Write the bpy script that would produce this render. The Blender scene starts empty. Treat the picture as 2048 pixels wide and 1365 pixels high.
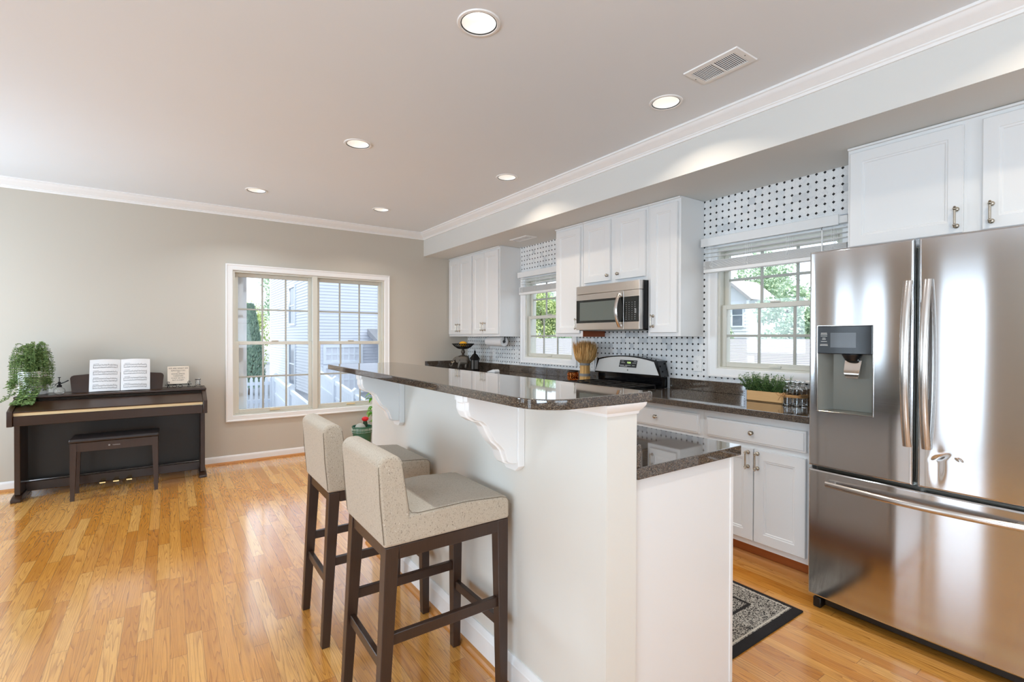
import bpy, bmesh, math, random
from mathutils import Vector, Matrix
random.seed(7)
SC = bpy.context.scene
COL = SC.collection
PI = math.pi

# ------------------------------------------------------------------ camera, world, sun, window light, exposure
CAM_H = 1.3199
YAW, PITCH, ROLL, FPX = 0.6105, -0.0071, 0.0026, 979.53
cd = bpy.data.cameras.new('camera'); cam = bpy.data.objects.new('camera', cd); COL.objects.link(cam)
cd.sensor_fit = 'HORIZONTAL'; cd.sensor_width = 36.0; cd.lens = FPX / 2048 * 36.0; cd.clip_start = 0.05; cd.clip_end = 300
_f = Vector((math.sin(YAW), math.cos(YAW), 0)); _r = Vector((math.cos(YAW), -math.sin(YAW), 0)); _u = Vector((0, 0, 1))
_f2 = _f * math.cos(PITCH) + _u * math.sin(PITCH); _u2 = _u * math.cos(PITCH) - _f * math.sin(PITCH)
_r3 = _r * math.cos(ROLL) + _u2 * math.sin(ROLL); _u3 = _u2 * math.cos(ROLL) - _r * math.sin(ROLL)
cam.matrix_world = Matrix(((_r3.x, _u3.x, -_f2.x, 0), (_r3.y, _u3.y, -_f2.y, 0), (_r3.z, _u3.z, -_f2.z, CAM_H), (0, 0, 0, 1)))
SC.camera = cam

wd = bpy.data.worlds.new('world'); SC.world = wd; wd.use_nodes = True
wb = wd.node_tree.nodes['Background']; wb.inputs[0].default_value = (0.80, 0.90, 1.0, 1); wb.inputs[1].default_value = 2.0
sd = bpy.data.lights.new('sun', 'SUN'); sun = bpy.data.objects.new('sun', sd); COL.objects.link(sun)
sd.energy = 4.2; sd.angle = 0.01; sd.color = (1.0, 0.95, 0.86)
sun.rotation_euler = Vector((-0.25, -0.70, 0.79)).to_track_quat('Z', 'Y').to_euler()

def area(name, loc, direction, sx, sy, watts, color=(1, 1, 1), shape='RECTANGLE', spread=PI):
    ld = bpy.data.lights.new(name, 'AREA'); ld.shape = shape; ld.size = sx
    if shape == 'RECTANGLE': ld.size_y = sy
    ld.energy = watts; ld.color = color; ld.spread = spread
    lo = bpy.data.objects.new(name, ld); COL.objects.link(lo); lo.location = loc
    lo.rotation_euler = Vector(direction).to_track_quat('-Z', 'Y').to_euler()
    return lo
# daylight through the unseen patio door and side window, then three added fill lamps
DAY = (0.69, 0.845, 1.0)
area('patio_daylight', (-2.58, 1.485, 1.05), (1, 0, 0.10), 0.58, 1.9, 7, DAY)
area('side_window_daylight', (-2.58, 2.86, 1.35), (1, 0, 0.10), 0.34, 1.35, 3.0, DAY)
area('side_window_daylight', (-2.58, 3.44, 1.35), (1, 0, 0.10), 0.34, 1.35, 2.5, DAY)
area('near_added_fill', (-2.58, -0.95, 1.40), (1, 0, 0.75), 2.2, 1.40, 138, DAY)  # added fill in an invented window, tilted up to lift the ceiling
area('far_added_fill', (-2.58, 4.75, 1.40), (1, 0, -0.10), 1.1, 1.35, 62, DAY)  # added fill in a second invented window, clear of the refrigerator reflection
area('front_added_fill', (0.6, -2.96, 1.35), (0, 1, 1.2), 2.4, 1.5, 42, DAY)  # added fill behind the camera, aimed up to brighten the ceiling
# daylight through the windows in view
vs = SC.view_settings
SC.display_settings.display_device = 'sRGB'
vs.view_transform = 'Standard'; vs.look = 'None'; vs.gamma = 1.0; vs.use_curve_mapping = False
vs.exposure = 0.18
SC.cycles.use_denoising = True
SC.cycles.max_bounces = 12; SC.cycles.diffuse_bounces = 6; SC.cycles.glossy_bounces = 5; SC.cycles.transmission_bounces = 10; SC.cycles.transparent_max_bounces = 16
SC.cycles.sample_clamp_indirect = 6.0; SC.cycles.caustics_reflective = False; SC.cycles.caustics_refractive = False

# ------------------------------------------------------------------ materials
def lin(c):
    c = c / 255.0
    return c / 12.92 if c <= 0.04045 else ((c + 0.055) / 1.055) ** 2.4
def S(r, g, b): return (lin(r), lin(g), lin(b), 1.0)
class NT:
    def __init__(s, name):
        s.m = bpy.data.materials.new(name); s.m.use_nodes = True; s.t = s.m.node_tree
        s.p = s.t.nodes['Principled BSDF']; s.out = s.t.nodes['Material Output']
    def n(s, typ, **kw):
        nd = s.t.nodes.new(typ)
        for k, v in kw.items(): setattr(nd, k, v)
        return nd
    def l(s, a, b): s.t.links.new(a, b)
    def val(s, sock, v):
        if isinstance(v, (int, float, tuple)): sock.default_value = v
        else: s.l(v, sock)
    def math(s, op, a, b=0.0, c=0.0):
        nd = s.n('ShaderNodeMath', operation=op)
        s.val(nd.inputs[0], a); s.val(nd.inputs[1], b); s.val(nd.inputs[2], c)
        return nd.outputs[0]
    def mix(s, fac, a, b):
        nd = s.n('ShaderNodeMix', data_type='RGBA')
        s.val(nd.inputs[0], fac); s.val(nd.inputs[6], a); s.val(nd.inputs[7], b)
        return nd.outputs[2]
    def pos(s):
        return s.n('ShaderNodeTexCoord').outputs['Object']
    def map(s, scale):
        mp = s.n('ShaderNodeMapping'); mp.inputs['Scale'].default_value = scale; s.l(s.pos(), mp.inputs[0]); return mp.outputs[0]
    def noise(s, scale, vec=None, detail=3.0, rough=0.5, dist=0.0):
        nd = s.n('ShaderNodeTexNoise'); nd.inputs['Scale'].default_value = scale; nd.inputs['Detail'].default_value = detail
        nd.inputs['Roughness'].default_value = rough; nd.inputs['Distortion'].default_value = dist
        s.l(vec if vec is not None else s.pos(), nd.inputs['Vector']); return nd.outputs['Fac']
    def ramp(s, fac, stops, interp='LINEAR'):
        nd = s.n('ShaderNodeValToRGB'); cr = nd.color_ramp; cr.interpolation = interp
        while len(cr.elements) < len(stops): cr.elements.new(0.5)
        for e, (p, c) in zip(cr.elements, stops): e.position = p; e.color = c
        s.l(fac, nd.inputs[0]); return nd.outputs[0]
    def bump(s, h, strength=0.2, dist=0.002):
        nd = s.n('ShaderNodeBump'); nd.inputs['Strength'].default_value = strength; nd.inputs['Distance'].default_value = dist
        s.l(h, nd.inputs['Height']); s.l(nd.outputs[0], s.p.inputs['Normal'])
    def set(s, **kw):
        for k, v in kw.items(): s.val(s.p.inputs[k.replace('_', ' ')], v)
        return s

def plain(name, c, rough=0.5, metal=0.0, **kw):
    t = NT(name); t.set(Base_Color=c, Roughness=rough, Metallic=metal, **kw)
    nz = t.noise(60.0, detail=2.0); t.l(t.math('ADD', t.math('MULTIPLY', nz, 0.06), rough - 0.03), t.p.inputs['Roughness'])
    return t.m
def paint(name, c, rough=0.55, bump=0.04):
    t = NT(name); nz = t.noise(1.3, detail=2.0)
    d = tuple(x * 0.965 for x in c[:3]) + (1,)
    t.set(Base_Color=t.mix(nz, c, d), Roughness=rough)
    t.bump(t.noise(260.0, detail=2.0), bump, 0.001); return t.m

M = {}
M['wall'] = paint('greige wall paint', S(197, 191, 179), 0.6)
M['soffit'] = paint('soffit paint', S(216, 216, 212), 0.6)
M['ceiling'] = paint('ceiling paint', S(233, 239, 244), 0.75)
M['trim'] = plain('white trim paint', S(238, 238, 237), 0.32)
M['cab'] = plain('white cabinet paint', S(228, 228, 227), 0.3)
M['halfwall'] = paint('off white half wall paint', S(221, 219, 212), 0.5)
M['vinyl'] = plain('white vinyl frame', S(212, 210, 199), 0.4)
M['muntin'] = plain('grey white grille', S(176, 176, 168), 0.5)
M['nickel'] = plain('brushed nickel', S(190, 180, 165), 0.25, 1.0)
M['black'] = plain('black plastic', S(16, 16, 17), 0.35)
M['blackgloss'] = plain('black glossy enamel', S(10, 10, 12), 0.08)
M['blackglass'] = plain('smoked black glass', S(20, 22, 20), 0.05)
M['rubber'] = plain('dark rubber', S(25, 24, 24), 0.7)
M['white'] = plain('white plastic', S(238, 238, 236), 0.35)
M['paper'] = plain('paper', S(226, 225, 224), 0.8)
M['greyink'] = plain('grey printed ink', S(100, 100, 104), 0.8)
M['ink'] = plain('black ink', S(40, 40, 42), 0.8)
M['iron'] = plain('dark wrought iron', S(26, 22, 20), 0.5, 0.5)
M['bronze'] = plain('antique bronze resin', S(92, 84, 74), 0.42, 0.55)
M['brass'] = plain('brushed gold strip', S(226, 204, 160), 0.4, 0.2)
M['goldpedal'] = plain('brass pedal', S(225, 190, 130), 0.25, 1.0)
M['ceramic'] = plain('white glazed ceramic', S(232, 234, 235), 0.2)
M['greenband'] = plain('sage label', S(140, 158, 120), 0.6)
M['greenglaze'] = plain('green glazed pot', S(46, 98, 76), 0.15)
M['glazeline'] = plain('pale glaze beads', S(190, 208, 196), 0.25)
M['soil'] = plain('potting soil', S(52, 42, 34), 0.95)
M['cactus'] = plain('grey spiny cactus', S(168, 170, 160), 0.9)
M['cactusgreen'] = plain('dark green cactus', S(38, 62, 40), 0.8)
M['red'] = plain('red flower', S(205, 20, 30), 0.5)
M['fruit'] = plain('yellow fruit skin', S(240, 172, 30), 0.45)
M['greyband'] = plain('grey woven band', S(128, 126, 124), 0.85)
M['twine'] = plain('jute twine', S(196, 148, 96), 0.9)
M['zinc'] = plain('galvanised corner strap', S(190, 196, 205), 0.4, 0.8)
M['pvc'] = plain('white vinyl fence', S(236, 240, 246), 0.5)
M['asphalt'] = plain('grey pavement', S(150, 152, 158), 0.9)
M['bark'] = plain('tree bark', S(92, 78, 66), 0.9)
M['winglass_dark'] = plain('house window glass', S(120, 130, 145), 0.1)
M['leather'] = plain('black vinyl bench pad', S(38, 31, 30), 0.32)
M['hinge'] = plain('dark hinge', S(60, 58, 56), 0.4, 0.6)
M['amberlid'] = plain('dark lid', S(50, 34, 26), 0.4, 0.5)

def stainless(name, c, rough=0.12, rot=0.25):
    t = NT(name); t.set(Base_Color=c, Metallic=1.0, Roughness=rough, Anisotropic=0.95, Anisotropic_Rotation=rot)
    tg = t.n('ShaderNodeTangent', direction_type='RADIAL', axis='Z'); t.l(tg.outputs[0], t.p.inputs['Tangent'])
    nz = t.noise(1.0, t.map((6, 6, 900)), detail=2.0)
    t.l(t.math('ADD', t.math('MULTIPLY', nz, 0.04), rough - 0.02), t.p.inputs['Roughness']); return t.m
def dented(m):
    m = m.copy(); m.name = 'dented brushed stainless steel'; nt = m.node_tree; p = nt.nodes['Principled BSDF']
    def mt(op, a, b=0.0):
        n = nt.nodes.new('ShaderNodeMath'); n.operation = op
        for i, v in enumerate((a, b)):
            if isinstance(v, (int, float)): n.inputs[i].default_value = v
            else: nt.links.new(v, n.inputs[i])
        return n.outputs[0]
    sp = nt.nodes.new('ShaderNodeSeparateXYZ'); nt.links.new(nt.nodes.new('ShaderNodeTexCoord').outputs['Object'], sp.inputs[0]); tot = None
    for y0, z0, ry, rz, sl, k in ((-0.082, 0.838, 0.020, 0.010, -0.5, 1.0), (-0.140, 0.838, 0.009, 0.006, 0.4, 0.5), (-0.075, 0.80, 0.018, 0.06, 0.0, 0.5)):
        dy = mt('SUBTRACT', sp.outputs[1], y0); dz_ = mt('SUBTRACT', mt('SUBTRACT', sp.outputs[2], z0), mt('MULTIPLY', dy, sl))
        q = mt('ADD', mt('POWER', mt('DIVIDE', dy, ry), 2.0), mt('POWER', mt('DIVIDE', dz_, rz), 2.0)); g = mt('MULTIPLY', mt('EXPONENT', mt('MULTIPLY', q, -1.0)), k)
        tot = g if tot is None else mt('ADD', tot, g)
    bp = nt.nodes.new('ShaderNodeBump'); bp.invert = True; bp.inputs['Strength'].default_value = 1.0; bp.inputs['Distance'].default_value = 0.0022
    nt.links.new(tot, bp.inputs['Height']); nt.links.new(bp.outputs[0], p.inputs['Normal']); return m
M['steel'] = stainless('brushed stainless steel', S(204, 204, 205))
M['steelpanel'] = stainless('satin stainless panel', S(226, 223, 219), 0.33)
M['fascia'] = plain('satin range fascia', S(214, 212, 208), 0.36, 0.45)
M['steeldark'] = plain('dark grey steel', S(120, 120, 114), 0.35, 0.9)
M['handle_steel'] = plain('satin steel handle', S(200, 194, 188), 0.24, 1.0)
M['chrome'] = plain('polished steel', S(215, 210, 205), 0.12, 1.0)

def m_floor():
    t = NT('oak strip floor'); sep = t.n('ShaderNodeSeparateXYZ'); t.l(t.pos(), sep.inputs[0])
    x, y = sep.outputs[0], sep.outputs[1]
    u = t.math('DIVIDE', x, 0.0585); row = t.math('FLOOR', u); fu = t.math('FRACT', u)
    wn = t.n('ShaderNodeTexWhiteNoise', noise_dimensions='1D'); t.l(row, wn.inputs['W']); r1 = wn.outputs['Value']
    ln = t.math('ADD', t.math('MULTIPLY', r1, 0.6), 0.45)
    v = t.math('DIVIDE', t.math('ADD', y, t.math('MULTIPLY', r1, 37.0)), ln); pl = t.math('FLOOR', v); fv = t.math('FRACT', v)
    cb = t.n('ShaderNodeCombineXYZ'); t.l(row, cb.inputs[0]); t.l(pl, cb.inputs[1])
    w2 = t.n('ShaderNodeTexWhiteNoise', noise_dimensions='3D'); t.l(cb.outputs[0], w2.inputs['Vector']); r2 = w2.outputs['Value']
    base = t.ramp(r2, [(0.0, S(202, 132, 50)), (0.3, S(218, 150, 64)), (0.6, S(225, 160, 76)), (0.85, S(234, 176, 96)), (1.0, S(206, 136, 54))])
    # grain: stretched along the board, shifted per board
    off = t.n('ShaderNodeVectorMath', operation='ADD'); t.l(t.pos(), off.inputs[0])
    sc = t.n('ShaderNodeVectorMath', operation='SCALE'); t.l(w2.outputs['Color'], sc.inputs[0]); sc.inputs['Scale'].default_value = 9.0; t.l(sc.outputs[0], off.inputs[1])
    mp = t.n('ShaderNodeMapping'); mp.inputs['Scale'].default_value = (1.0, 0.05, 1.0); t.l(off.outputs[0], mp.inputs[0])
    g1 = t.noise(20.0, mp.outputs[0], detail=1.5, rough=0.45)
    rings = t.math('FRACT', t.math('MULTIPLY', g1, 19.0)); rings = t.math('POWER', rings, 3.0)
    mp2 = t.n('ShaderNodeMapping'); mp2.inputs['Scale'].default_value = (1.0, 0.03, 1.0); t.l(off.outputs[0], mp2.inputs[0])
    g2 = t.noise(330.0, mp2.outputs[0], detail=2.0)
    grain = t.math('ADD', t.math('MULTIPLY', rings, 0.60), t.math('MULTIPLY', t.math('GREATER_THAN', g2, 0.56), 0.16))
    c = t.mix(grain, base, S(146, 82, 30))
    gx = t.math('LESS_THAN', t.math('MINIMUM', fu, t.math('SUBTRACT', 1.0, fu)), 0.016)
    gy = t.math('LESS_THAN', t.math('MULTIPLY', t.math('MINIMUM', fv, t.math('SUBTRACT', 1.0, fv)), ln), 0.0012)
    gap = t.math('MAXIMUM', gx, gy)
    c = t.mix(t.math('MULTIPLY', gap, 0.55), c, S(96, 56, 24))
    t.set(Base_Color=c, Roughness=t.math('ADD', t.math('MULTIPLY', t.noise(5.0), 0.10), 0.16), Coat_Weight=1.0, Coat_Roughness=0.12, Coat_IOR=1.72)
    h = t.math('SUBTRACT', t.math('MULTIPLY', t.math('ADD', g2, t.noise(9.0, detail=1.0)), 0.12), gap)
    t.bump(h, 0.22, 0.0015); return t.m
M['floor'] = m_floor()

def wood(name, c0, c1, rough=0.4, axis=2, scale=26.0):
    t = NT(name); sc = [1.0, 1.0, 1.0]; sc[axis] = 0.06
    g = t.noise(scale, t.map(tuple(sc)), detail=4.0, rough=0.6, dist=0.6)
    g2 = t.noise(scale * 9, t.map(tuple(sc)), detail=2.0)
    t.set(Base_Color=t.mix(t.math('MULTIPLY', t.math('ADD', g, g2), 0.5), c0, c1), Roughness=rough); t.bump(g2, 0.08, 0.001); return t.m
M['espresso'] = wood('dark espresso wood', S(68, 46, 34), S(40, 27, 20), 0.33)
M['piano'] = wood('dark rosewood laminate', S(58, 35, 20), S(42, 25, 14), 0.28, 0, 8.0)
M['pianoback'] = wood('dark back panel', S(36, 28, 19), S(29, 22, 15), 0.4, 0, 8.0)
M['kick'] = wood('reddish oak toe kick', S(172, 98, 46), S(140, 72, 30), 0.45, 1)
M['shoe'] = wood('oak shoe moulding', S(205, 145, 80), S(178, 116, 58), 0.4, 1)
M['crate'] = wood('pale pine', S(226, 186, 132), S(206, 160, 106), 0.7, 1, 30.0)
M['brownside'] = wood('unpainted cabinet side', S(168, 84, 34), S(140, 64, 22), 0.4, 0)

def m_granite():
    t = NT('dark brown polished granite')
    v = t.n('ShaderNodeTexVoronoi'); v.inputs['Scale'].default_value = 430.0; t.l(t.pos(), v.inputs['Vector'])
    sep = t.n('ShaderNodeSeparateColor'); t.l(v.outputs['Color'], sep.inputs[0])
    c = t.ramp(sep.outputs[0], [(0.0, S(38, 31, 27)), (0.35, S(66, 55, 47)), (0.6, S(92, 78, 66)), (0.8, S(110, 95, 80)), (0.95, S(138, 126, 110)), (1.0, S(48, 41, 38))])
    big = t.noise(30.0, detail=4.0)
    c = t.mix(t.math('MULTIPLY', big, 0.6), c, S(38, 30, 26))
    t.set(Base_Color=c, Roughness=0.045, IOR=1.6, Coat_Weight=0.4, Coat_Roughness=0.02); return t.m
M['granite'] = m_granite()

def m_tile():
    t = NT('white marble octagon and black dot tile'); sep = t.n('ShaderNodeSeparateXYZ'); t.l(t.pos(), sep.inputs[0])
    P_ = 0.0494
    u = t.math('DIVIDE', t.math('SUBTRACT', sep.outputs[1], 2.185), P_); v = t.math('DIVIDE', t.math('SUBTRACT', sep.outputs[2], 2.2605), P_)
    du = t.math('ABSOLUTE', t.math('SUBTRACT', t.math('FRACT', t.math('ADD', u, 0.5)), 0.5)); dv = t.math('ABSOLUTE', t.math('SUBTRACT', t.math('FRACT', t.math('ADD', v, 0.5)), 0.5))
    sm = t.math('ADD', du, dv)
    dot = t.math('LESS_THAN', sm, 0.195); ring = t.math('LESS_THAN', sm, 0.222)
    line = t.math('LESS_THAN', t.math('MINIMUM', du, dv), 0.014); grout = t.math('MAXIMUM', ring, line)
    cb = t.n('ShaderNodeCombineXYZ'); t.l(t.math('FLOOR', u), cb.inputs[0]); t.l(t.math('FLOOR', v), cb.inputs[1])
    wn = t.n('ShaderNodeTexWhiteNoise', noise_dimensions='3D'); t.l(cb.outputs[0], wn.inputs['Vector'])
    c = t.ramp(wn.outputs['Value'], [(0.0, S(240, 241, 240)), (0.5, S(236, 237, 237)), (0.85, S(228, 231, 232)), (1.0, S(206, 210, 213))])
    vein = t.noise(14.0, detail=5.0, dist=2.0); c = t.mix(t.math('MULTIPLY', t.math('LESS_THAN', t.math('ABSOLUTE', t.math('SUBTRACT', vein, 0.5)), 0.012), 0.25), c, S(170, 174, 180))
    c = t.mix(grout, c, S(222, 221, 217)); c = t.mix(dot, c, S(14, 14, 16))
    t.set(Base_Color=c, Roughness=t.mix(grout, (0.22, 0.22, 0.22, 1), (0.7, 0.7, 0.7, 1)))
    t.bump(t.math('SUBTRACT', 1.0, t.math('MAXIMUM', line, t.math('SUBTRACT', ring, dot))), 0.25, 0.001); return t.m
M['tile'] = m_tile()

def m_tweed():
    t = NT('flecked oatmeal tweed')
    n1 = t.noise(420.0, detail=2.0); n2 = t.noise(95.0, detail=2.0, rough=0.7)
    c = t.mix(n1, S(198, 185, 166), S(166, 151, 132))
    mp = t.n('ShaderNodeMapping'); mp.inputs['Rotation'].default_value = (0.5, 0.3, 0.6); mp.inputs['Scale'].default_value = (1.0, 1.0, 0.55); t.l(t.pos(), mp.inputs[0])
    f1 = t.noise(330.0, mp.outputs[0], detail=2.0, rough=0.55); f2 = t.noise(190.0, mp.outputs[0], detail=1.0)
    c = t.mix(t.math('MULTIPLY', t.math('GREATER_THAN', f1, 0.645), 0.68), c, S(78, 64, 54)); c = t.mix(t.math('MULTIPLY', t.math('LESS_THAN', f2, 0.27), 0.55), c, S(222, 215, 202))
    c = t.mix(t.math('MULTIPLY', t.math('GREATER_THAN', n2, 0.62), 0.25), c, S(140, 126, 106))
    t.set(Base_Color=c, Roughness=0.95, Sheen_Weight=0.15); t.bump(n1, 0.35, 0.002); return t.m
M['tweed'] = m_tweed()
M['piping'] = plain('seam piping', S(120, 108, 92), 0.9)

def m_rug():
    t = NT('black and cream patterned rug'); sep = t.n('ShaderNodeSeparateXYZ'); t.l(t.pos(), sep.inputs[0])
    x, y = sep.outputs[0], sep.outputs[1]
    X0, X1, Y0, Y1 = 1.87, 2.497, 1.117, 2.62
    ex = t.math('MINIMUM', t.math('SUBTRACT', x, X0), t.math('SUBTRACT', X1, x)); ey = t.math('MINIMUM', t.math('SUBTRACT', y, Y0), t.math('SUBTRACT', Y1, y))
    e = t.math('MINIMUM', t.math('ADD', ex, 0.02), ey)
    w = t.n('ShaderNodeTexWave', wave_type='RINGS'); w.inputs['Scale'].default_value = 15.0; w.inputs['Distortion'].default_value = 16.0; w.inputs['Detail'].default_value = 3.0; w.inputs['Detail Scale'].default_value = 3.5; t.l(t.pos(), w.inputs[0])
    n = t.noise(72.0, detail=3.0, dist=2.0)
    pat = t.math('GREATER_THAN', t.math('ADD', t.math('MULTIPLY', w.outputs['Fac'], 0.5), n), 0.70)
    inner = t.math('GREATER_THAN', e, 0.18); patin = t.math('GREATER_THAN', t.math('ADD', t.math('MULTIPLY', w.outputs['Fac'], 0.6), n), 0.86)
    p = t.math('ADD', t.math('MULTIPLY', pat, t.math('SUBTRACT', 1.0, inner)), t.math('MULTIPLY', patin, inner))
    c = t.mix(p, S(44, 39, 37), S(178, 171, 160))
    seam = t.math('LESS_THAN', t.math('ABSOLUTE', t.math('SUBTRACT', e, 0.18)), 0.008); c = t.mix(seam, c, S(30, 26, 24))
    s2 = t.math('LESS_THAN', t.math('ABSOLUTE', t.math('SUBTRACT', e, 0.053)), 0.004); c = t.mix(s2, c, S(200, 192, 178))
    c = t.mix(t.math('LESS_THAN', e, 0.044), c, S(24, 19, 19))
    t.set(Base_Color=c, Roughness=1.0); t.bump(t.noise(700.0, detail=1.0), 0.6, 0.004); return t.m
M['rug'] = m_rug()

def m_leaf(name, a, b, rough=0.6, trans=0.25):
    t = NT(name); oi = t.n('ShaderNodeNewGeometry'); c = t.mix(oi.outputs['Random Per Island'], a, b)
    t.set(Base_Color=c, Roughness=rough)
    tr = t.n('ShaderNodeBsdfTranslucent'); t.l(c, tr.inputs[0]); mx = t.n('ShaderNodeMixShader'); mx.inputs[0].default_value = trans
    t.l(t.p.outputs[0], mx.inputs[1]); t.l(tr.outputs[0], mx.inputs[2]); t.l(mx.outputs[0], t.out.inputs[0]); return t.m
M['leaf_trail'] = m_leaf('variegated trailing leaves', S(58, 88, 36), S(150, 174, 104))
M['leaf_box'] = m_leaf('small boxwood leaves', S(44, 84, 40), S(138, 170, 100))
M['leaf_jade'] = m_leaf('bright green leaves', S(70, 140, 20), S(150, 205, 50), 0.4)
M['leaf_tree'] = m_leaf('haze paled tree leaves', S(150, 178, 152), S(206, 222, 192), 0.7, 0.35)  # distant haze is put into these pale tree and conifer colours
M['leaf_tree2'] = m_leaf('haze paled yellow green leaves', S(150, 174, 110), S(214, 222, 160), 0.7, 0.35)
M['leaf_conifer'] = m_leaf('haze paled conifer sprays', S(140, 166, 150), S(182, 206, 180), 0.8, 0.2)
M['wheat'] = m_leaf('dried wheat', S(186, 136, 72), S(234, 194, 130), 0.8, 0.1)

def m_glass(name, c=(1, 1, 1, 1)):
    t = NT(name); g = t.n('ShaderNodeBsdfGlass'); g.inputs['IOR'].default_value = 1.45; g.inputs['Color'].default_value = c
    t.l(g.outputs[0], t.out.inputs[0]); return t.m
def m_pane():
    t = NT('clear window pane'); tr = t.n('ShaderNodeBsdfTransparent'); tr.inputs[0].default_value = (0.97, 0.98, 0.985, 1); gl = t.n('ShaderNodeBsdfGlossy'); gl.inputs['Roughness'].default_value = 0.01
    fr = t.n('ShaderNodeFresnel'); fr.inputs[0].default_value = 1.45; mx = t.n('ShaderNodeMixShader')
    gm = t.n('ShaderNodeNewGeometry'); t.l(t.math('MULTIPLY', fr.outputs[0], t.math('SUBTRACT', 1.0, gm.outputs['Backfacing'])), mx.inputs[0]); t.l(tr.outputs[0], mx.inputs[1]); t.l(gl.outputs[0], mx.inputs[2]); t.l(mx.outputs[0], t.out.inputs[0]); return t.m
M['pane'] = m_pane(); M['glass'] = m_glass('clear bottle glass'); M['amber'] = m_glass('amber candle glass', (0.92, 0.55, 0.22, 1))
M['wax'] = plain('orange candle wax', S(214, 116, 44), 0.6)
def emit(name, c, k):
    t = NT(name); t.set(Base_Color=c, Emission_Color=c, Emission_Strength=k, Roughness=0.6); return t.m
M['lens'] = emit('lit lamp lens', (1.0, 0.96, 0.9, 1), 2.2)
M['green_led'] = emit('green clock digits', (0.7, 1.0, 0.3, 1), 1.5)
M['siding'] = plain('white vinyl siding', S(226, 228, 236), 0.6)
M['shingle'] = plain('pale grey shingles', S(166, 164, 167), 0.9)
M['mark'] = plain('pale printed marks', S(190, 190, 186), 0.6)

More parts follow.
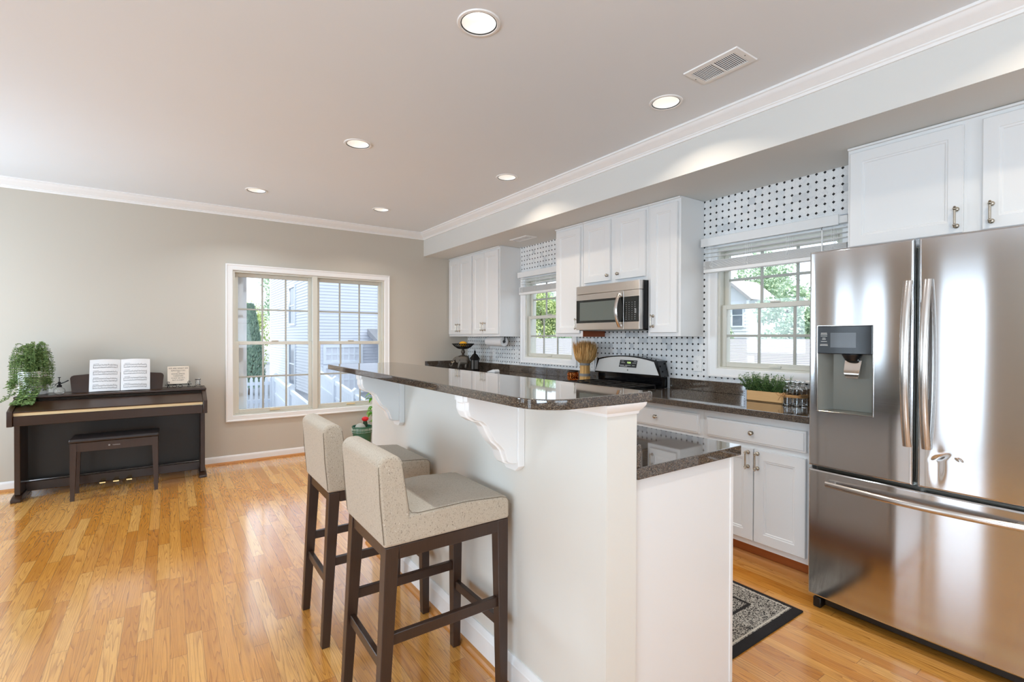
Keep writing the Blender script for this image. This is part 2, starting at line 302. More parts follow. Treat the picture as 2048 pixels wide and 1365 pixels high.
# ------------------------------------------------------------------ mesh helpers
BASE = {}
class B:
    def __init__(s): s.bm = bmesh.new()
    def _merge(s, b2):
        me = bpy.data.meshes.new('tmp'); b2.to_mesh(me); b2.free(); s.bm.from_mesh(me); bpy.data.meshes.remove(me)
    def box(s, x0, x1, y0, y1, z0, z1, bev=0.0, seg=2):
        b2 = bmesh.new(); bmesh.ops.create_cube(b2, size=1.0)
        for v in b2.verts: v.co = Vector(((x0 + x1) / 2 + v.co.x * (x1 - x0), (y0 + y1) / 2 + v.co.y * (y1 - y0), (z0 + z1) / 2 + v.co.z * (z1 - z0)))
        if bev > 0: bmesh.ops.bevel(b2, geom=list(b2.edges), offset=bev, segments=seg, profile=0.5, affect='EDGES')
        s._merge(b2); return s
    def prism(s, pts, axis, a, b, bev=0.0, seg=2):
        # pts: 2D outline in the two other axes (in x,y,z order); extruded along axis from a to b
        b2 = bmesh.new()
        def P(p, w):
            q = list(p); q.insert(axis, w); return Vector(q)
        va = [b2.verts.new(P(p, a)) for p in pts]; vb = [b2.verts.new(P(p, b)) for p in pts]
        b2.faces.new(va); b2.faces.new(vb[::-1]); n = len(pts)
        for i in range(n): b2.faces.new((va[i], vb[i], vb[(i + 1) % n], va[(i + 1) % n]))
        bmesh.ops.recalc_face_normals(b2, faces=b2.faces)
        if bev > 0:
            ed = [e for e in b2.edges if len(e.link_faces) == 2 and e.calc_face_angle(0) > 0.35]
            bmesh.ops.bevel(b2, geom=ed, offset=bev, segments=seg, profile=0.5, affect='EDGES')
        s._merge(b2); return s
    def ring(s, c, r, ax, seg):
        a = ax.normalized(); t = Vector((0, 0, 1)) if abs(a.z) < 0.9 else Vector((1, 0, 0)); u = a.cross(t).normalized(); w = a.cross(u)
        return [s.bm.verts.new(c + (u * math.cos(2 * PI * i / seg) + w * math.sin(2 * PI * i / seg)) * r) for i in range(seg)]
    def tube(s, pts, r, seg=8, caps=True, flat=None):
        pts = [Vector(p) for p in pts]; n = len(pts); rr = r if isinstance(r, (list, tuple)) else [r] * n; rings = []
        pu = None
        for i, p in enumerate(pts):
            d = (pts[min(i + 1, n - 1)] - pts[max(i - 1, 0)]).normalized()
            if pu is None:
                t = Vector((0, 0, 1)) if abs(d.z) < 0.9 else Vector((1, 0, 0)); pu = d.cross(t).normalized()
            else: pu = (pu - d * pu.dot(d)).normalized()
            w = d.cross(pu)
            rings.append([s.bm.verts.new(p + (pu * math.cos(2 * PI * k / seg) + w * math.sin(2 * PI * k / seg)) * rr[i]) for k in range(seg)])
        for a, b in zip(rings, rings[1:]):
            for k in range(seg): s.bm.faces.new((a[k], a[(k + 1) % seg], b[(k + 1) % seg], b[k]))
        if caps: s.bm.faces.new(rings[0][::-1]); s.bm.faces.new(rings[-1])
        return s
    def lathe(s, prof, c, seg=24, axis=2, sq=None):
        # prof: list of (radius, height) ; axis of revolution through c
        c = Vector(c); rings = []
        for r, h in prof:
            ring = []
            for k in range(seg):
                a = 2 * PI * k / seg; p = [r * math.cos(a), r * math.sin(a)]; p.insert(axis, h); ring.append(s.bm.verts.new(c + Vector(p)))
            rings.append(ring)
        for a, b in zip(rings, rings[1:]):
            for k in range(seg): s.bm.faces.new((a[k], a[(k + 1) % seg], b[(k + 1) % seg], b[k]))
        if prof[0][0] > 1e-4: s.bm.faces.new(rings[0][::-1])
        if prof[-1][0] > 1e-4: s.bm.faces.new(rings[-1])
        return s
    def ball(s, c, rx, ry=None, rz=None, u=16, v=10):
        ry = ry or rx; rz = rz or rx; b2 = bmesh.new(); bmesh.ops.create_uvsphere(b2, u_segments=u, v_segments=v, radius=1.0)
        for q in b2.verts: q.co = Vector((c[0] + q.co.x * rx, c[1] + q.co.y * ry, c[2] + q.co.z * rz))
        s._merge(b2); return s
    def leaf(s, p, d, n, ln, w):
        d = Vector(d).normalized(); sd_ = d.cross(Vector(n)).normalized() * w; p = Vector(p); m = p + d * ln * 0.5 + Vector(n) * ln * 0.08
        vs_ = [s.bm.verts.new(q) for q in (p, m + sd_, p + d * ln, m - sd_)]; s.bm.faces.new(vs_)
    def quad(s, *ps): s.bm.faces.new([s.bm.verts.new(Vector(p)) for p in ps]); return s
    def loft(s, rings, close=True, caps=True):
        rs = [[s.bm.verts.new(Vector(p)) for p in r] for r in rings]; n = len(rs[0])
        for a, b in zip(rs, rs[1:]):
            for k in range(n if close else n - 1): s.bm.faces.new((a[k], a[(k + 1) % n], b[(k + 1) % n], b[k]))
        if caps: s.bm.faces.new(rs[0][::-1]); s.bm.faces.new(rs[-1])
        return s
    def done(s, name, mat, parent=None, smooth=True, ang=40, fix=True, **props):
        bm = s.bm; base = BASE.get(parent.name, Vector((0, 0, 0))) if parent else Vector((0, 0, 0))
        if fix: bmesh.ops.recalc_face_normals(bm, faces=bm.faces)
        if base.length: bmesh.ops.translate(bm, vec=-base, verts=bm.verts)
        me = bpy.data.meshes.new(name); bm.to_mesh(me); bm.free()
        me.materials.append(M[mat] if isinstance(mat, str) else mat)
        if smooth:
            me.polygons.foreach_set('use_smooth', [True] * len(me.polygons))
            try: me.set_sharp_from_angle(angle=math.radians(ang))
            except Exception: pass
        o = bpy.data.objects.new(name, me); COL.objects.link(o)
        if smooth and len(me.polygons) < 6000:
            wn = o.modifiers.new('weighted_normals', 'WEIGHTED_NORMAL'); wn.keep_sharp = True; wn.weight = 100
        if parent: o.parent = parent; BASE[o.name] = base
        for k, v in props.items(): o[k] = v
        return o
def thing(name, loc, label, cat, group=None):
    o = bpy.data.objects.new(name, None); o.empty_display_size = 0.05; COL.objects.link(o); o.location = loc; BASE[o.name] = Vector(loc)
    o['label'] = label; o['category'] = cat
    if group: o['group'] = group
    return o
def tag(o, label, cat, group=None):
    o['label'] = label; o['category'] = cat
    if group: o['group'] = group
    return o
def struct(o): o['kind'] = 'structure'; return o
def sgroup(name, loc):
    o = bpy.data.objects.new(name, None); o.empty_display_size = 0.05; COL.objects.link(o); o.location = loc; BASE[o.name] = Vector(loc); o['kind'] = 'structure'; return o
def copy_tree(o, parent=None):
    c = o.copy(); COL.objects.link(c)
    if parent: c.parent = parent
    for ch in list(o.children): copy_tree(ch, c)
    return c
def text_mesh(name, txt, size, mat, parent, origin, xdir, ydir, extrude=0.0004, align='CENTER', sp=1.0, **props):
    cu = bpy.data.curves.new(name, 'FONT'); cu.body = txt; cu.size = size; cu.extrude = extrude; cu.align_x = align; cu.space_character = sp
    tmp = bpy.data.objects.new(name, cu); COL.objects.link(tmp); dg = bpy.context.evaluated_depsgraph_get(); me = bpy.data.meshes.new_from_object(tmp.evaluated_get(dg))
    bpy.data.objects.remove(tmp); bpy.data.curves.remove(cu)
    x = Vector(xdir).normalized(); y = Vector(ydir).normalized(); z = x.cross(y); base = BASE.get(parent.name, Vector((0, 0, 0))) if parent else Vector((0, 0, 0))
    for v in me.vertices: v.co = Vector(origin) + x * v.co.x + y * v.co.y + z * v.co.z - base
    me.materials.clear(); me.materials.append(M[mat]); o = bpy.data.objects.new(name, me); COL.objects.link(o)
    if parent: o.parent = parent; BASE[o.name] = base
    for k, v in props.items(): o[k] = v
    return o

# ------------------------------------------------------------------ the room
YB, XK, XS, XU = 5.864, 3.361, 2.703, 3.078
ZC, ZS, ZCAB = 2.66, 2.366, 1.332
XL, YF = -2.6, -3.0
TH = 0.14
struct(B().box(XL - 0.3, XK + 0.3, YF - 0.3, YB + 0.2, -0.12, 0.0).done('floor', 'floor', smooth=False))

def wall_with_holes(name, mat, axis, p0, p1, a0, a1, z0, z1, holes):
    # axis 0: wall normal along x, spans y ; axis 1: normal along y, spans x
    b = B(); cuts = sorted(set([a0, a1] + [h[0] for h in holes] + [h[1] for h in holes]))
    def bx(u0, u1, w0, w1):
        if axis == 0: b.box(p0, p1, u0, u1, w0, w1)
        else: b.box(u0, u1, p0, p1, w0, w1)
    for u0, u1 in zip(cuts, cuts[1:]):
        hs = sorted([h for h in holes if h[0] <= u0 + 1e-6 and h[1] >= u1 - 1e-6], key=lambda h: h[2]); w = z0
        for h in hs:
            if h[2] > w: bx(u0, u1, w, h[2])
            w = h[3]
        if w < z1: bx(u0, u1, w, z1)
    bmesh.ops.remove_doubles(b.bm, verts=b.bm.verts, dist=1e-5)
    return struct(b.done(name, mat, smooth=False))
W1 = (0.545, 2.175, 0.495, 2.015)
W2 = (1.295, 2.12, 1.095, 1.985)
W3 = (3.725, 4.53, 1.095, 1.985)
wall_with_holes('wall_back', 'wall', 1, YB, YB + TH, XL - TH, XK + TH, 0, ZC, [W1])
wall_with_holes('wall_right', 'tile', 0, XK, XK + TH, YF - TH, YB, 0, ZC, [W2, W3])
wall_with_holes('wall_left', 'wall', 0, XL - TH, XL, YF - TH, YB, 0, ZC, [(1.08, 1.89, 0.02, 2.06), (2.60, 3.70, 0.62, 2.05), (-2.1, 0.2, 0.62, 2.1), (4.2, 5.3, 0.62, 2.05)])
wall_with_holes('wall_front', 'wall', 1, YF - TH, YF, XL, XK, 0, ZC, [(-0.65, 1.85, 0.55, 2.1)])

# ceiling with real openings for the recessed lamps
CANS = [(1.083, 1.80), (2.316, 1.79), (1.074, 3.405), (2.316, 3.39), (0.656, 5.02), (1.827, 5.01), (1.083, 0.19), (2.316, 0.19)]
def ceiling():
    b = B(); b.box(XL - TH, XK + TH, YF - TH, YB + TH, ZC, ZC + 0.22); o = b.done('ceiling', 'ceiling', smooth=False)
    for k, (x, y) in enumerate(CANS):
        c = B(); c.lathe([(0.0775, -0.05), (0.0775, 0.12)], (x, y, ZC), 48); co = c.done('cutter', 'ceiling')
        md = o.modifiers.new('cut', 'BOOLEAN'); md.operation = 'DIFFERENCE'; md.object = co; md.solver = 'EXACT'
    dg = bpy.context.evaluated_depsgraph_get(); me = bpy.data.meshes.new_from_object(o.evaluated_get(dg))
    o.modifiers.clear(); o.data = me
    for q in [q for q in COL.objects if q.name.startswith('cutter')]: bpy.data.objects.remove(q)
    struct(o)
ceiling()
struct(B().box(XS, XK, YF, YB, ZS, ZC).done('ceiling_soffit', 'soffit', smooth=False))

# crown moulding, swept profile (offset from wall, height)
CROWN = [(0.0, 2.577), (0.010, 2.577), (0.012, 2.590), (0.018, 2.594), (0.018, 2.600), (0.030, 2.606), (0.052, 2.622), (0.064, 2.642), (0.068, 2.646), (0.075, 2.648), (0.075, 2.66), (0.0, 2.66)]
def run_profile(name, prof, path, mat='trim'):
    # path: list of ((x,y), (ox,oy)) with o = direction of offset per metre (mitred)
    b = B(); b.loft([[(p[0] + d * o[0], p[1] + d * o[1], z) for d, z in prof] for p, o in path]); return struct(b.done(name, mat, ang=25))
run_profile('trim_1', CROWN, [((XL, YB), (1, -1)), ((XS, YB), (-1, -1))])
run_profile('trim_2', CROWN, [((XS, YB), (-1, -1)), ((XS, YF), (-1, 1))])
run_profile('trim_3', CROWN, [((XL, YF), (1, 1)), ((XL, YB), (1, -1))])
run_profile('trim_4', CROWN, [((XS, YF), (-1, 1)), ((XL, YF), (1, 1))])
BASEB = [(0.0, 0.0), (0.012, 0.0), (0.012, 0.062), (0.009, 0.072), (0.006, 0.080), (0.004, 0.083), (0.0, 0.083)]
SHOE = [(0.012, 0.0), (0.030, 0.0), (0.029, 0.008), (0.024, 0.016), (0.016, 0.020), (0.012, 0.020)]
for nm, path in (('back', [((XL, YB), (1, -1)), ((2.76, YB), (0, -1))]), ('left', [((XL, 1.95), (1, 0)), ((XL, YB), (1, -1))])):
    run_profile('baseboard_' + nm, BASEB, path); run_profile('trim_5' if nm == 'back' else 'trim_6', SHOE, path, 'shoe')

# half wall of the island
KX0, KX1, KY0, KY1 = 1.06, 1.191, 1.024, 3.07
struct(B().box(KX0, KX1, KY0, KY1, 0, 1.1216).done('wall_island', 'halfwall', smooth=False))
BB2 = [(0.0, 0.0), (0.014, 0.0), (0.014, 0.098), (0.011, 0.104), (0.010, 0.112), (0.005, 0.122), (0.004, 0.126), (0.0, 0.126)]
SH2 = [(0.014, 0.0), (0.034, 0.0), (0.033, 0.009), (0.027, 0.018), (0.018, 0.022), (0.014, 0.022)]
pth = [((KX0, KY0 + 0.0), (-1, 0)), ((KX0, KY1), (-1, 1)), ((KX1, KY1), (0, 1))]
run_profile('baseboard_island', BB2, pth); run_profile('trim_7', SH2, pth, 'shoe')
MLD = [(0.0, 1.085), (0.004, 1.085), (0.006, 1.094), (0.012, 1.100), (0.020, 1.112), (0.022, 1.1216), (0.0, 1.1216)]
run_profile('trim_8', MLD, [((KX0, KY1), (-1, 0)), ((KX0, KY0), (-1, -1)), ((KX1, KY0), (1, -1)), ((KX1, KY0 + 0.3), (1, 0))])

# ------------------------------------------------------------------ windows
def sash(root, axis, p, a0, a1, z0, z1, st, rail_t, rail_b, cols, rows, th=0.03, name='sash'):
    b = B(); m = B()
    def bx(q, u0, u1, w0, w1, d0, d1, bev=0.003):
        if axis == 1: q.box(u0, u1, d0, d1, w0, w1, bev, 1)
        else: q.box(d0, d1, u0, u1, w0, w1, bev, 1)
    bx(b, a0, a0 + st, z0, z1, p, p + th); bx(b, a1 - st, a1, z0, z1, p, p + th)
    bx(b, a0 + st, a1 - st, z0, z0 + rail_b, p, p + th); bx(b, a0 + st, a1 - st, z1 - rail_t, z1, p, p + th)
    g0, g1, h0, h1 = a0 + st, a1 - st, z0 + rail_b, z1 - rail_t
    for i in range(1, cols):
        c = g0 + (g1 - g0) * i / cols; bx(m, c - 0.009, c + 0.009, h0, h1, p + 0.008, p + th - 0.008, 0.002)
    for i in range(1, rows):
        c = h0 + (h1 - h0) * i / rows; bx(m, g0, g1, c - 0.009, c + 0.009, p + 0.0087, p + th - 0.0087, 0.002)
    s_ = b.done(name, 'vinyl', root); m.done('muntins', 'muntin', s_)
    g = B(); bx(g, g0, g1, h0, h1, p + th / 2 - 0.002, p + th / 2 + 0.002, 0.0); g.done('pane', 'pane', s_, smooth=False)
    return s_
def casing(root, axis, p, sgn, o, i, head=True):
    # o, i: outer and inner rect (a0,a1,z0,z1); moulded face stepping from 0.010 at the inner edge to 0.02 outside
    b = B(); steps = [(0.0, 0.022), (0.15, 0.024), (0.3, 0.018), (0.9, 0.014), (0.97, 0.010), (1.0, 0.0)]
    rings = []
    def R(f, d):
        a0 = o[0] + (i[0] - o[0]) * f; a1 = o[1] + (i[1] - o[1]) * f; z0 = o[2] + (i[2] - o[2]) * f; z1 = o[3] + (i[3] - o[3]) * f
        q = p + sgn * d
        pts = [(a0, z0), (a1, z0), (a1, z1), (a0, z1)]
        return [(u, q, w) if axis == 1 else (q, u, w) for u, w in pts]
    rings = [R(0.0, 0.0)] + [R(f, d) for f, d in steps]
    b.loft(rings, True, False); return b.done('casing', 'trim', root, ang=20)
# window 1 in the back wall: twin double-hung
w1 = sgroup('window_1', (1.36, YB, W1[2]))
casing(w1, 1, YB, -1, (0.477, 2.238, 0.433, 2.08), W1)
fb = B(); fy0, fy1 = YB + 0.005, YB + TH
fb.box(0.545, 0.563, fy0, fy1, W1[2], W1[3]); fb.box(2.157, 2.175, fy0, fy1, W1[2], W1[3]); fb.box(1.335, 1.39, fy0 - 0.008, fy1, W1[2], W1[3], 0.004, 1)
fb.box(0.563, 2.157, fy0, fy1, 0.495, 0.507); fb.box(0.563, 2.157, fy0, fy1, 1.998, 2.015); fb.done('window_frame', 'vinyl', w1)
for a0, a1 in ((0.563, 1.335), (1.39, 2.157)):
    sash(w1, 1, YB + 0.062, a0, a1, 1.236, 1.998, 0.035, 0.04, 0.037, 3, 2)
    lo = sash(w1, 1, YB + 0.028, a0, a1, 0.507, 1.273, 0.038, 0.037, 0.042, 3, 2)
    c = (a0 + a1) / 2
    B().box(c - 0.035, c + 0.035, YB + 0.020, YB + 0.034, 1.273, 1.285, 0.003, 1).done('sash_lock', 'vinyl', lo)
    B().box(c - 0.05, c + 0.05, YB + 0.018, YB + 0.03, 0.518, 0.534, 0.003, 1).done('sash_lift', 'brass', lo)
# kitchen windows
for k, W in ((2, W2), (3, W3)):
    w = sgroup('window_%d' % k, (XK, (W[0] + W[1]) / 2, W[2]))
    casing(w, 0, XK, -1, (W[0] - 0.075, W[1] + 0.075, 1.030, 2.05), W)
    fb = B(); fb.box(XK + 0.004, XK + TH, W[0], W[0] + 0.016, W[2], W[3]); fb.box(XK + 0.004, XK + TH, W[1] - 0.016, W[1], W[2], W[3])
    fb.box(XK + 0.004, XK + TH, W[0] + 0.016, W[1] - 0.016, W[2], W[2] + 0.012); fb.box(XK + 0.004, XK + TH, W[0] + 0.016, W[1] - 0.016, W[3] - 0.016, W[3]); fb.done('window_frame', 'vinyl', w)
    sash(w, 0, XK + 0.062, W[0] + 0.016, W[1] - 0.016, 1.535, W[3] - 0.016, 0.034, 0.035, 0.034, 3, 2)
    lo = sash(w, 0, XK + 0.028, W[0] + 0.016, W[1] - 0.016, W[2] + 0.012, 1.565, 0.036, 0.034, 0.036, 3, 2)
    c = (W[0] + W[1]) / 2
    B().box(XK + 0.020, XK + 0.034, c - 0.035, c + 0.035, 1.565, 1.576, 0.003, 1).done('sash_lock', 'vinyl', lo)
    B().box(XK + 0.018, XK + 0.03, c - 0.04, c + 0.04, 1.116, 1.130, 0.003, 1).done('sash_lift', 'vinyl', lo)
# openings outside the frame: patio door, side window, then three windows added for fill light
d1 = sgroup('door_1', (XL, 1.35, 0)); fb = B()
for y0, y1 in ((1.08, 1.18), (1.79, 1.89)): fb.box(XL - 0.1, XL - 0.03, y0, y1, 0.02, 2.06)
fb.box(XL - 0.1, XL - 0.03, 1.18, 1.79, 0.02, 0.12); fb.box(XL - 0.1, XL - 0.03, 1.18, 1.79, 1.98, 2.06); fb.done('door_frame', 'trim', d1)
B().box(XL - 0.07, XL - 0.064, 1.18, 1.79, 0.12, 1.98).done('pane', 'pane', d1, smooth=False)
w4 = sgroup('window_4', (XL, 4.05, 0.62)); sash(w4, 0, XL - 0.09, 2.60, 3.70, 0.62, 2.05, 0.05, 0.05, 0.05, 3, 4); casing(w4, 0, XL, 1, (2.53, 3.77, 0.55, 2.12), (2.60, 3.70, 0.62, 2.05))
w6 = sgroup('window_6', (XL, -0.95, 0.62)); sash(w6, 0, XL - 0.09, -2.1, 0.2, 0.62, 2.1, 0.05, 0.05, 0.05, 6, 4); casing(w6, 0, XL, 1, (-2.17, 0.27, 0.55, 2.17), (-2.1, 0.2, 0.62, 2.1))
w7 = sgroup('window_7', (XL, 4.75, 0.62)); sash(w7, 0, XL - 0.09, 4.2, 5.3, 0.62, 2.05, 0.05, 0.05, 0.05, 3, 4); casing(w7, 0, XL, 1, (4.13, 5.37, 0.55, 2.12), (4.2, 5.3, 0.62, 2.05))
w5 = sgroup('window_5', (0.6, YF, 0.55)); sash(w5, 1, YF - 0.09, -0.65, 1.85, 0.55, 2.1, 0.05, 0.05, 0.05, 6, 4); casing(w5, 1, YF, 1, (-0.72, 1.92, 0.48, 2.17), (-0.65, 1.85, 0.55, 2.1))

# ------------------------------------------------------------------ cabinets
def panel_door(b, xf, y0, y1, z0, z1, st=0.055, th=0.02):
    rs = [(0, th), (0, 0.003), (0.003, 0.0), (st, 0.0), (st + 0.003, 0.003), (st + 0.010, 0.004), (st + 0.014, 0.008)]
    b.loft([[(xf + d, y0 + i, z0 + i), (xf + d, y1 - i, z0 + i), (xf + d, y1 - i, z1 - i), (xf + d, y0 + i, z1 - i)] for i, d in rs])
def slab_front(b, xf, y0, y1, z0, z1, th=0.02):
    rs = [(0, th), (0, 0.006), (0.003, 0.004), (0.009, 0.003), (0.012, 0.0)]
    b.loft([[(xf + d, y0 + i, z0 + i), (xf + d, y1 - i, z0 + i), (xf + d, y1 - i, z1 - i), (xf + d, y0 + i, z1 - i)] for i, d in rs])
def handle(xf, y, z0, z1, parent):
    b = B(); x = xf - 0.030
    b.tube([(x, y, z0 + 0.012), (x, y, z1 - 0.012)], 0.0048, 10)
    for z in (z0 + 0.012, z1 - 0.012):
        b.lathe([(0.0, -0.012), (0.004, -0.011), (0.0065, -0.006), (0.005, -0.003), (0.0085, 0.0), (0.0085, 0.003), (0.006, 0.005), (0.0048, 0.008)] if z < (z0 + z1) / 2 else [(0.0048, -0.008), (0.006, -0.005), (0.0085, -0.003), (0.0085, 0.0), (0.005, 0.003), (0.0065, 0.006), (0.004, 0.011), (0.0, 0.012)], (x, y, z), 12)
        b.tube([(x, y, z), (xf - 0.008, y, z)], 0.0045, 8)
        b.lathe([(0.005, -0.010), (0.009, -0.007), (0.012, -0.002), (0.012, 0.0)], (xf, y, z), 14, axis=0)
    return b.done('handle', 'nickel', parent)
def knob(xf, y, z, parent):
    b = B(); b.lathe([(0.0, -0.026), (0.008, -0.025), (0.013, -0.020), (0.0135, -0.016), (0.009, -0.012), (0.006, -0.008), (0.009, -0.003), (0.011, 0.0)], (xf, y, z), 18, axis=0)
    return b.done('knob', 'nickel', parent)
def upper(name, y0, y1, z0, z1, doors, label, group=None, lip=True):
    # doors: (y0,y1,z0,z1,[('h',y,z0,z1)|('k',y,z)])
    t = thing(name, (XU, (y0 + y1) / 2, z0), label, 'cabinet', group)
    B().box(XU, XK - 0.001, y0, y1, z0, z1, 0.001, 1).done('body', 'cab', t)
    if lip: B().box(XU - 0.016, XU, y0, y1, z1 - 0.014, z1 - 0.001, 0.004, 2).done('top_moulding', 'cab', t)
    for d in doors:
        b = B(); panel_door(b, XU - 0.0205, d[0], d[1], d[2], d[3]); o = b.done('door', 'cab', t, ang=20)
        for h in d[4]:
            if h[0] == 'h': handle(XU - 0.0205, h[1], h[2], h[3], o)
            else: knob(XU - 0.0205, h[1], h[2], o)
    return t
ZT = ZS - 0.001
upper('wall_cabinet', 5.238, YB - 0.002, ZCAB, ZT, [(5.575, 5.842, 1.36, 2.325, [('h', 5.605, 1.39, 1.495)]), (5.254, 5.571, 1.36, 2.325, [('h', 5.541, 1.39, 1.495)])], 'white double door wall cabinet in the corner beside the back wall', 'white wall cabinets')
upper('wall_cabinet', 4.639, 5.237, ZCAB, ZT, [(4.956, 5.222, 1.36, 2.325, [('h', 4.988, 1.395, 1.50)]), (4.653, 4.952, 1.36, 2.325, [('h', 4.925, 1.395, 1.50)])], 'white double door wall cabinet above the paper towel roll', 'white wall cabinets')
c = upper('wall_cabinet', 3.278, 3.657, ZCAB - 0.003, ZT, [(3.302, 3.632, 1.36, 2.326, [('h', 3.333, 1.393, 1.497)])], 'tall narrow white wall cabinet between the far window and the microwave', 'white wall cabinets')
B().box(XU + 0.002, XK - 0.002, 3.2755, 3.278, ZCAB - 0.003, 1.76).done('side_panel', 'brownside', c, label='unpainted reddish brown side')
upper('wall_cabinet', 2.536, 3.275, 1.775, ZT, [(2.930, 3.243, 1.806, 2.326, [('k', 2.954, 1.851)]), (2.556, 2.866, 1.806, 2.326, [('k', 2.836, 1.853)])], 'short white double door wall cabinet with round knobs above the microwave', 'white wall cabinets')
upper('wall_cabinet', 2.239, 2.535, ZCAB, ZT, [(2.260, 2.502, 1.36, 2.328, [('h', 2.474, 1.398, 1.50)])], 'tall narrow white wall cabinet between the microwave and the near window', 'white wall cabinets')
upper('wall_cabinet', 0.23, 1.160, 1.79, ZT, [(0.676, 1.145, 1.82, 2.330, [('h', 0.699, 1.842, 1.945)]), (0.24, 0.610, 1.82, 2.330, [('h', 0.578, 1.842, 1.945)])], 'white double door wall cabinet above the stainless refrigerator', 'white wall cabinets')

XBF = 2.745
def base(y0, y1, fronts, label, kick=True):
    t = thing('base_cabinet', (XBF + 0.02, (y0 + y1) / 2, 0), label, 'cabinet', 'white base cabinets')
    B().box(XBF + 0.02, XK - 0.001, y0, y1, 0.118, 0.8755, 0.001, 1).done('body', 'cab', t)
    if kick:
        k = B().box(XBF + 0.095, XK - 0.05, y0, y1, 0, 0.1175).done('toe_kick', 'kick', t)
        kb = B(); kb.prism([(2.815, 0.0), (2.8395, 0.0), (2.8395, 0.040), (2.832, 0.040), (2.822, 0.030), (2.816, 0.014)], 1, y0, y1); kb.done('shoe_strip', 'shoe', k)
    for f in fronts:
        b = B()
        if f[0] == 'drawer': slab_front(b, XBF, *f[1:5]); o = b.done('drawer', 'cab', t, ang=15); knob(XBF, (f[1] + f[2]) / 2, (f[3] + f[4]) / 2 + 0.004, o)
        else:
            panel_door(b, XBF, *f[1:5]); o = b.done('door', 'cab', t, ang=20); handle(XBF, f[5], 0.565, 0.672, o)
    return t
base(1.200, 1.835, [('drawer', 1.222, 1.808, 0.712, 0.828), ('door', 1.508, 1.790, 0.152, 0.682, 1.536), ('door', 1.222, 1.501, 0.152, 0.682, 1.480)], 'white base cabinet with wide drawer and two doors beside the refrigerator')
base(1.836, 2.533, [('drawer', 1.863, 2.523, 0.712, 0.838), ('door', 1.863, 2.190, 0.152, 0.682, 2.160), ('door', 2.196, 2.523, 0.152, 0.682, 2.226)], 'white base cabinet with a drawer just right of the range, half hidden by island')
base(3.285, 4.10, [('drawer', 3.31, 4.08, 0.712, 0.838), ('door', 3.31, 3.69, 0.152, 0.682, 3.66), ('door', 3.70, 4.08, 0.152, 0.682, 3.73)], 'white base cabinet left of the range behind the island')
base(4.101, 4.98, [('drawer', 4.13, 4.95, 0.712, 0.838), ('door', 4.13, 4.535, 0.152, 0.682, 4.50), ('door', 4.545, 4.95, 0.152, 0.682, 4.58)], 'white base cabinet below the far kitchen window behind the island')
base(4.981, YB - 0.002, [('drawer', 5.01, 5.83, 0.712, 0.838), ('door', 5.01, 5.415, 0.152, 0.682, 5.38), ('door', 5.425, 5.83, 0.152, 0.682, 5.46)], 'white base cabinet in the far corner below the elephant bowl')

def counter(y0, y1, label, splash_end=False):
    t = thing('countertop', (3.03, (y0 + y1) / 2, 0.876), label, 'countertop')
    B().box(2.70, XK - 0.0005, y0, y1, 0.876, 0.914, 0.004, 2).done('slab', 'granite', t)
    B().box(3.341, XK - 0.0005, y0, y1 - (0.02 if splash_end else 0), 0.914, 0.996, 0.003, 2).done('backsplash', 'granite', t)
    if splash_end: B().box(2.72, XK - 0.0005, y1 - 0.02, y1, 0.914, 1.010, 0.003, 2).done('side_splash', 'granite', t)
counter(1.165, 2.532, 'dark brown granite countertop holding the herb box and glass bottles')
counter(3.286, YB - 0.001, 'dark brown granite countertop holding the elephant bowl under the far window', True)

# ------------------------------------------------------------------ island
def rounded(pts_r, n=8):
    out = []; N = len(pts_r)
    for i, (x, y, r) in enumerate(pts_r):
        if r <= 0: out.append((x, y)); continue
        p = Vector((x, y)); a = (Vector(pts_r[i - 1][:2]) - p).normalized(); b = (Vector(pts_r[(i + 1) % N][:2]) - p).normalized()
        c = p + (a + b) * r
        s0 = p + a * r; s1 = p + b * r; a0 = math.atan2(s0.y - c.y, s0.x - c.x); a1 = math.atan2(s1.y - c.y, s1.x - c.x)
        d = (a1 - a0 + PI) % (2 * PI) - PI
        out += [(c.x + r * math.cos(a0 + d * k / n), c.y + r * math.sin(a0 + d * k / n)) for k in range(n + 1)]
    return out
bt = B(); bt.prism(rounded([(0.80, 1.003, 0.115), (1.246, 1.003, 0.012), (1.246, 3.165, 0.03), (0.80, 3.127, 0.01)]), 2, 1.1218, 1.1518, 0.004, 2)
tag(bt.done('bar_countertop', 'granite', ang=30), 'raised dark brown granite bar top above the stools', 'countertop')
lt = thing('island_countertop', (1.48, 2.05, 0.876), 'lower dark brown granite worktop on the kitchen side of the island', 'countertop')
bt = B(); bt.prism(rounded([(KX1 + 0.0005, 1.019, 0.0), (1.7825, 1.019, 0.012), (1.7825, 3.08, 0.012), (KX1 + 0.0005, 3.08, 0.0)]), 2, 0.876, 0.914, 0.004, 2); bt.done('slab', 'granite', lt, ang=30)
B().box(KX1 + 0.0005, KX1 + 0.020, 1.021, 3.08, 0.914, 0.985, 0.003, 2).done('backsplash', 'granite', lt)
ic = thing('island_cabinet', (1.47, 2.05, 0), 'white island base cabinet with plain end panel facing the camera', 'cabinet')
B().box(KX1 + 0.0005, 1.735, 1.047, 3.06, 0.10, 0.8755).done('body', 'cab', ic)
B().box(KX1 + 0.0005, 1.745, 1.040, 1.047, 0.0, 0.8755).done('end_panel', 'cab', ic)
B().box(1.733, 1.752, 1.036, 1.060, 0.012, 0.8755, 0.002, 1).done('corner_strip', 'cab', ic)
B().box(KX1 + 0.0005, 1.68, 1.07, 3.05, 0.0, 0.0998).done('toe_kick', 'kick', ic)
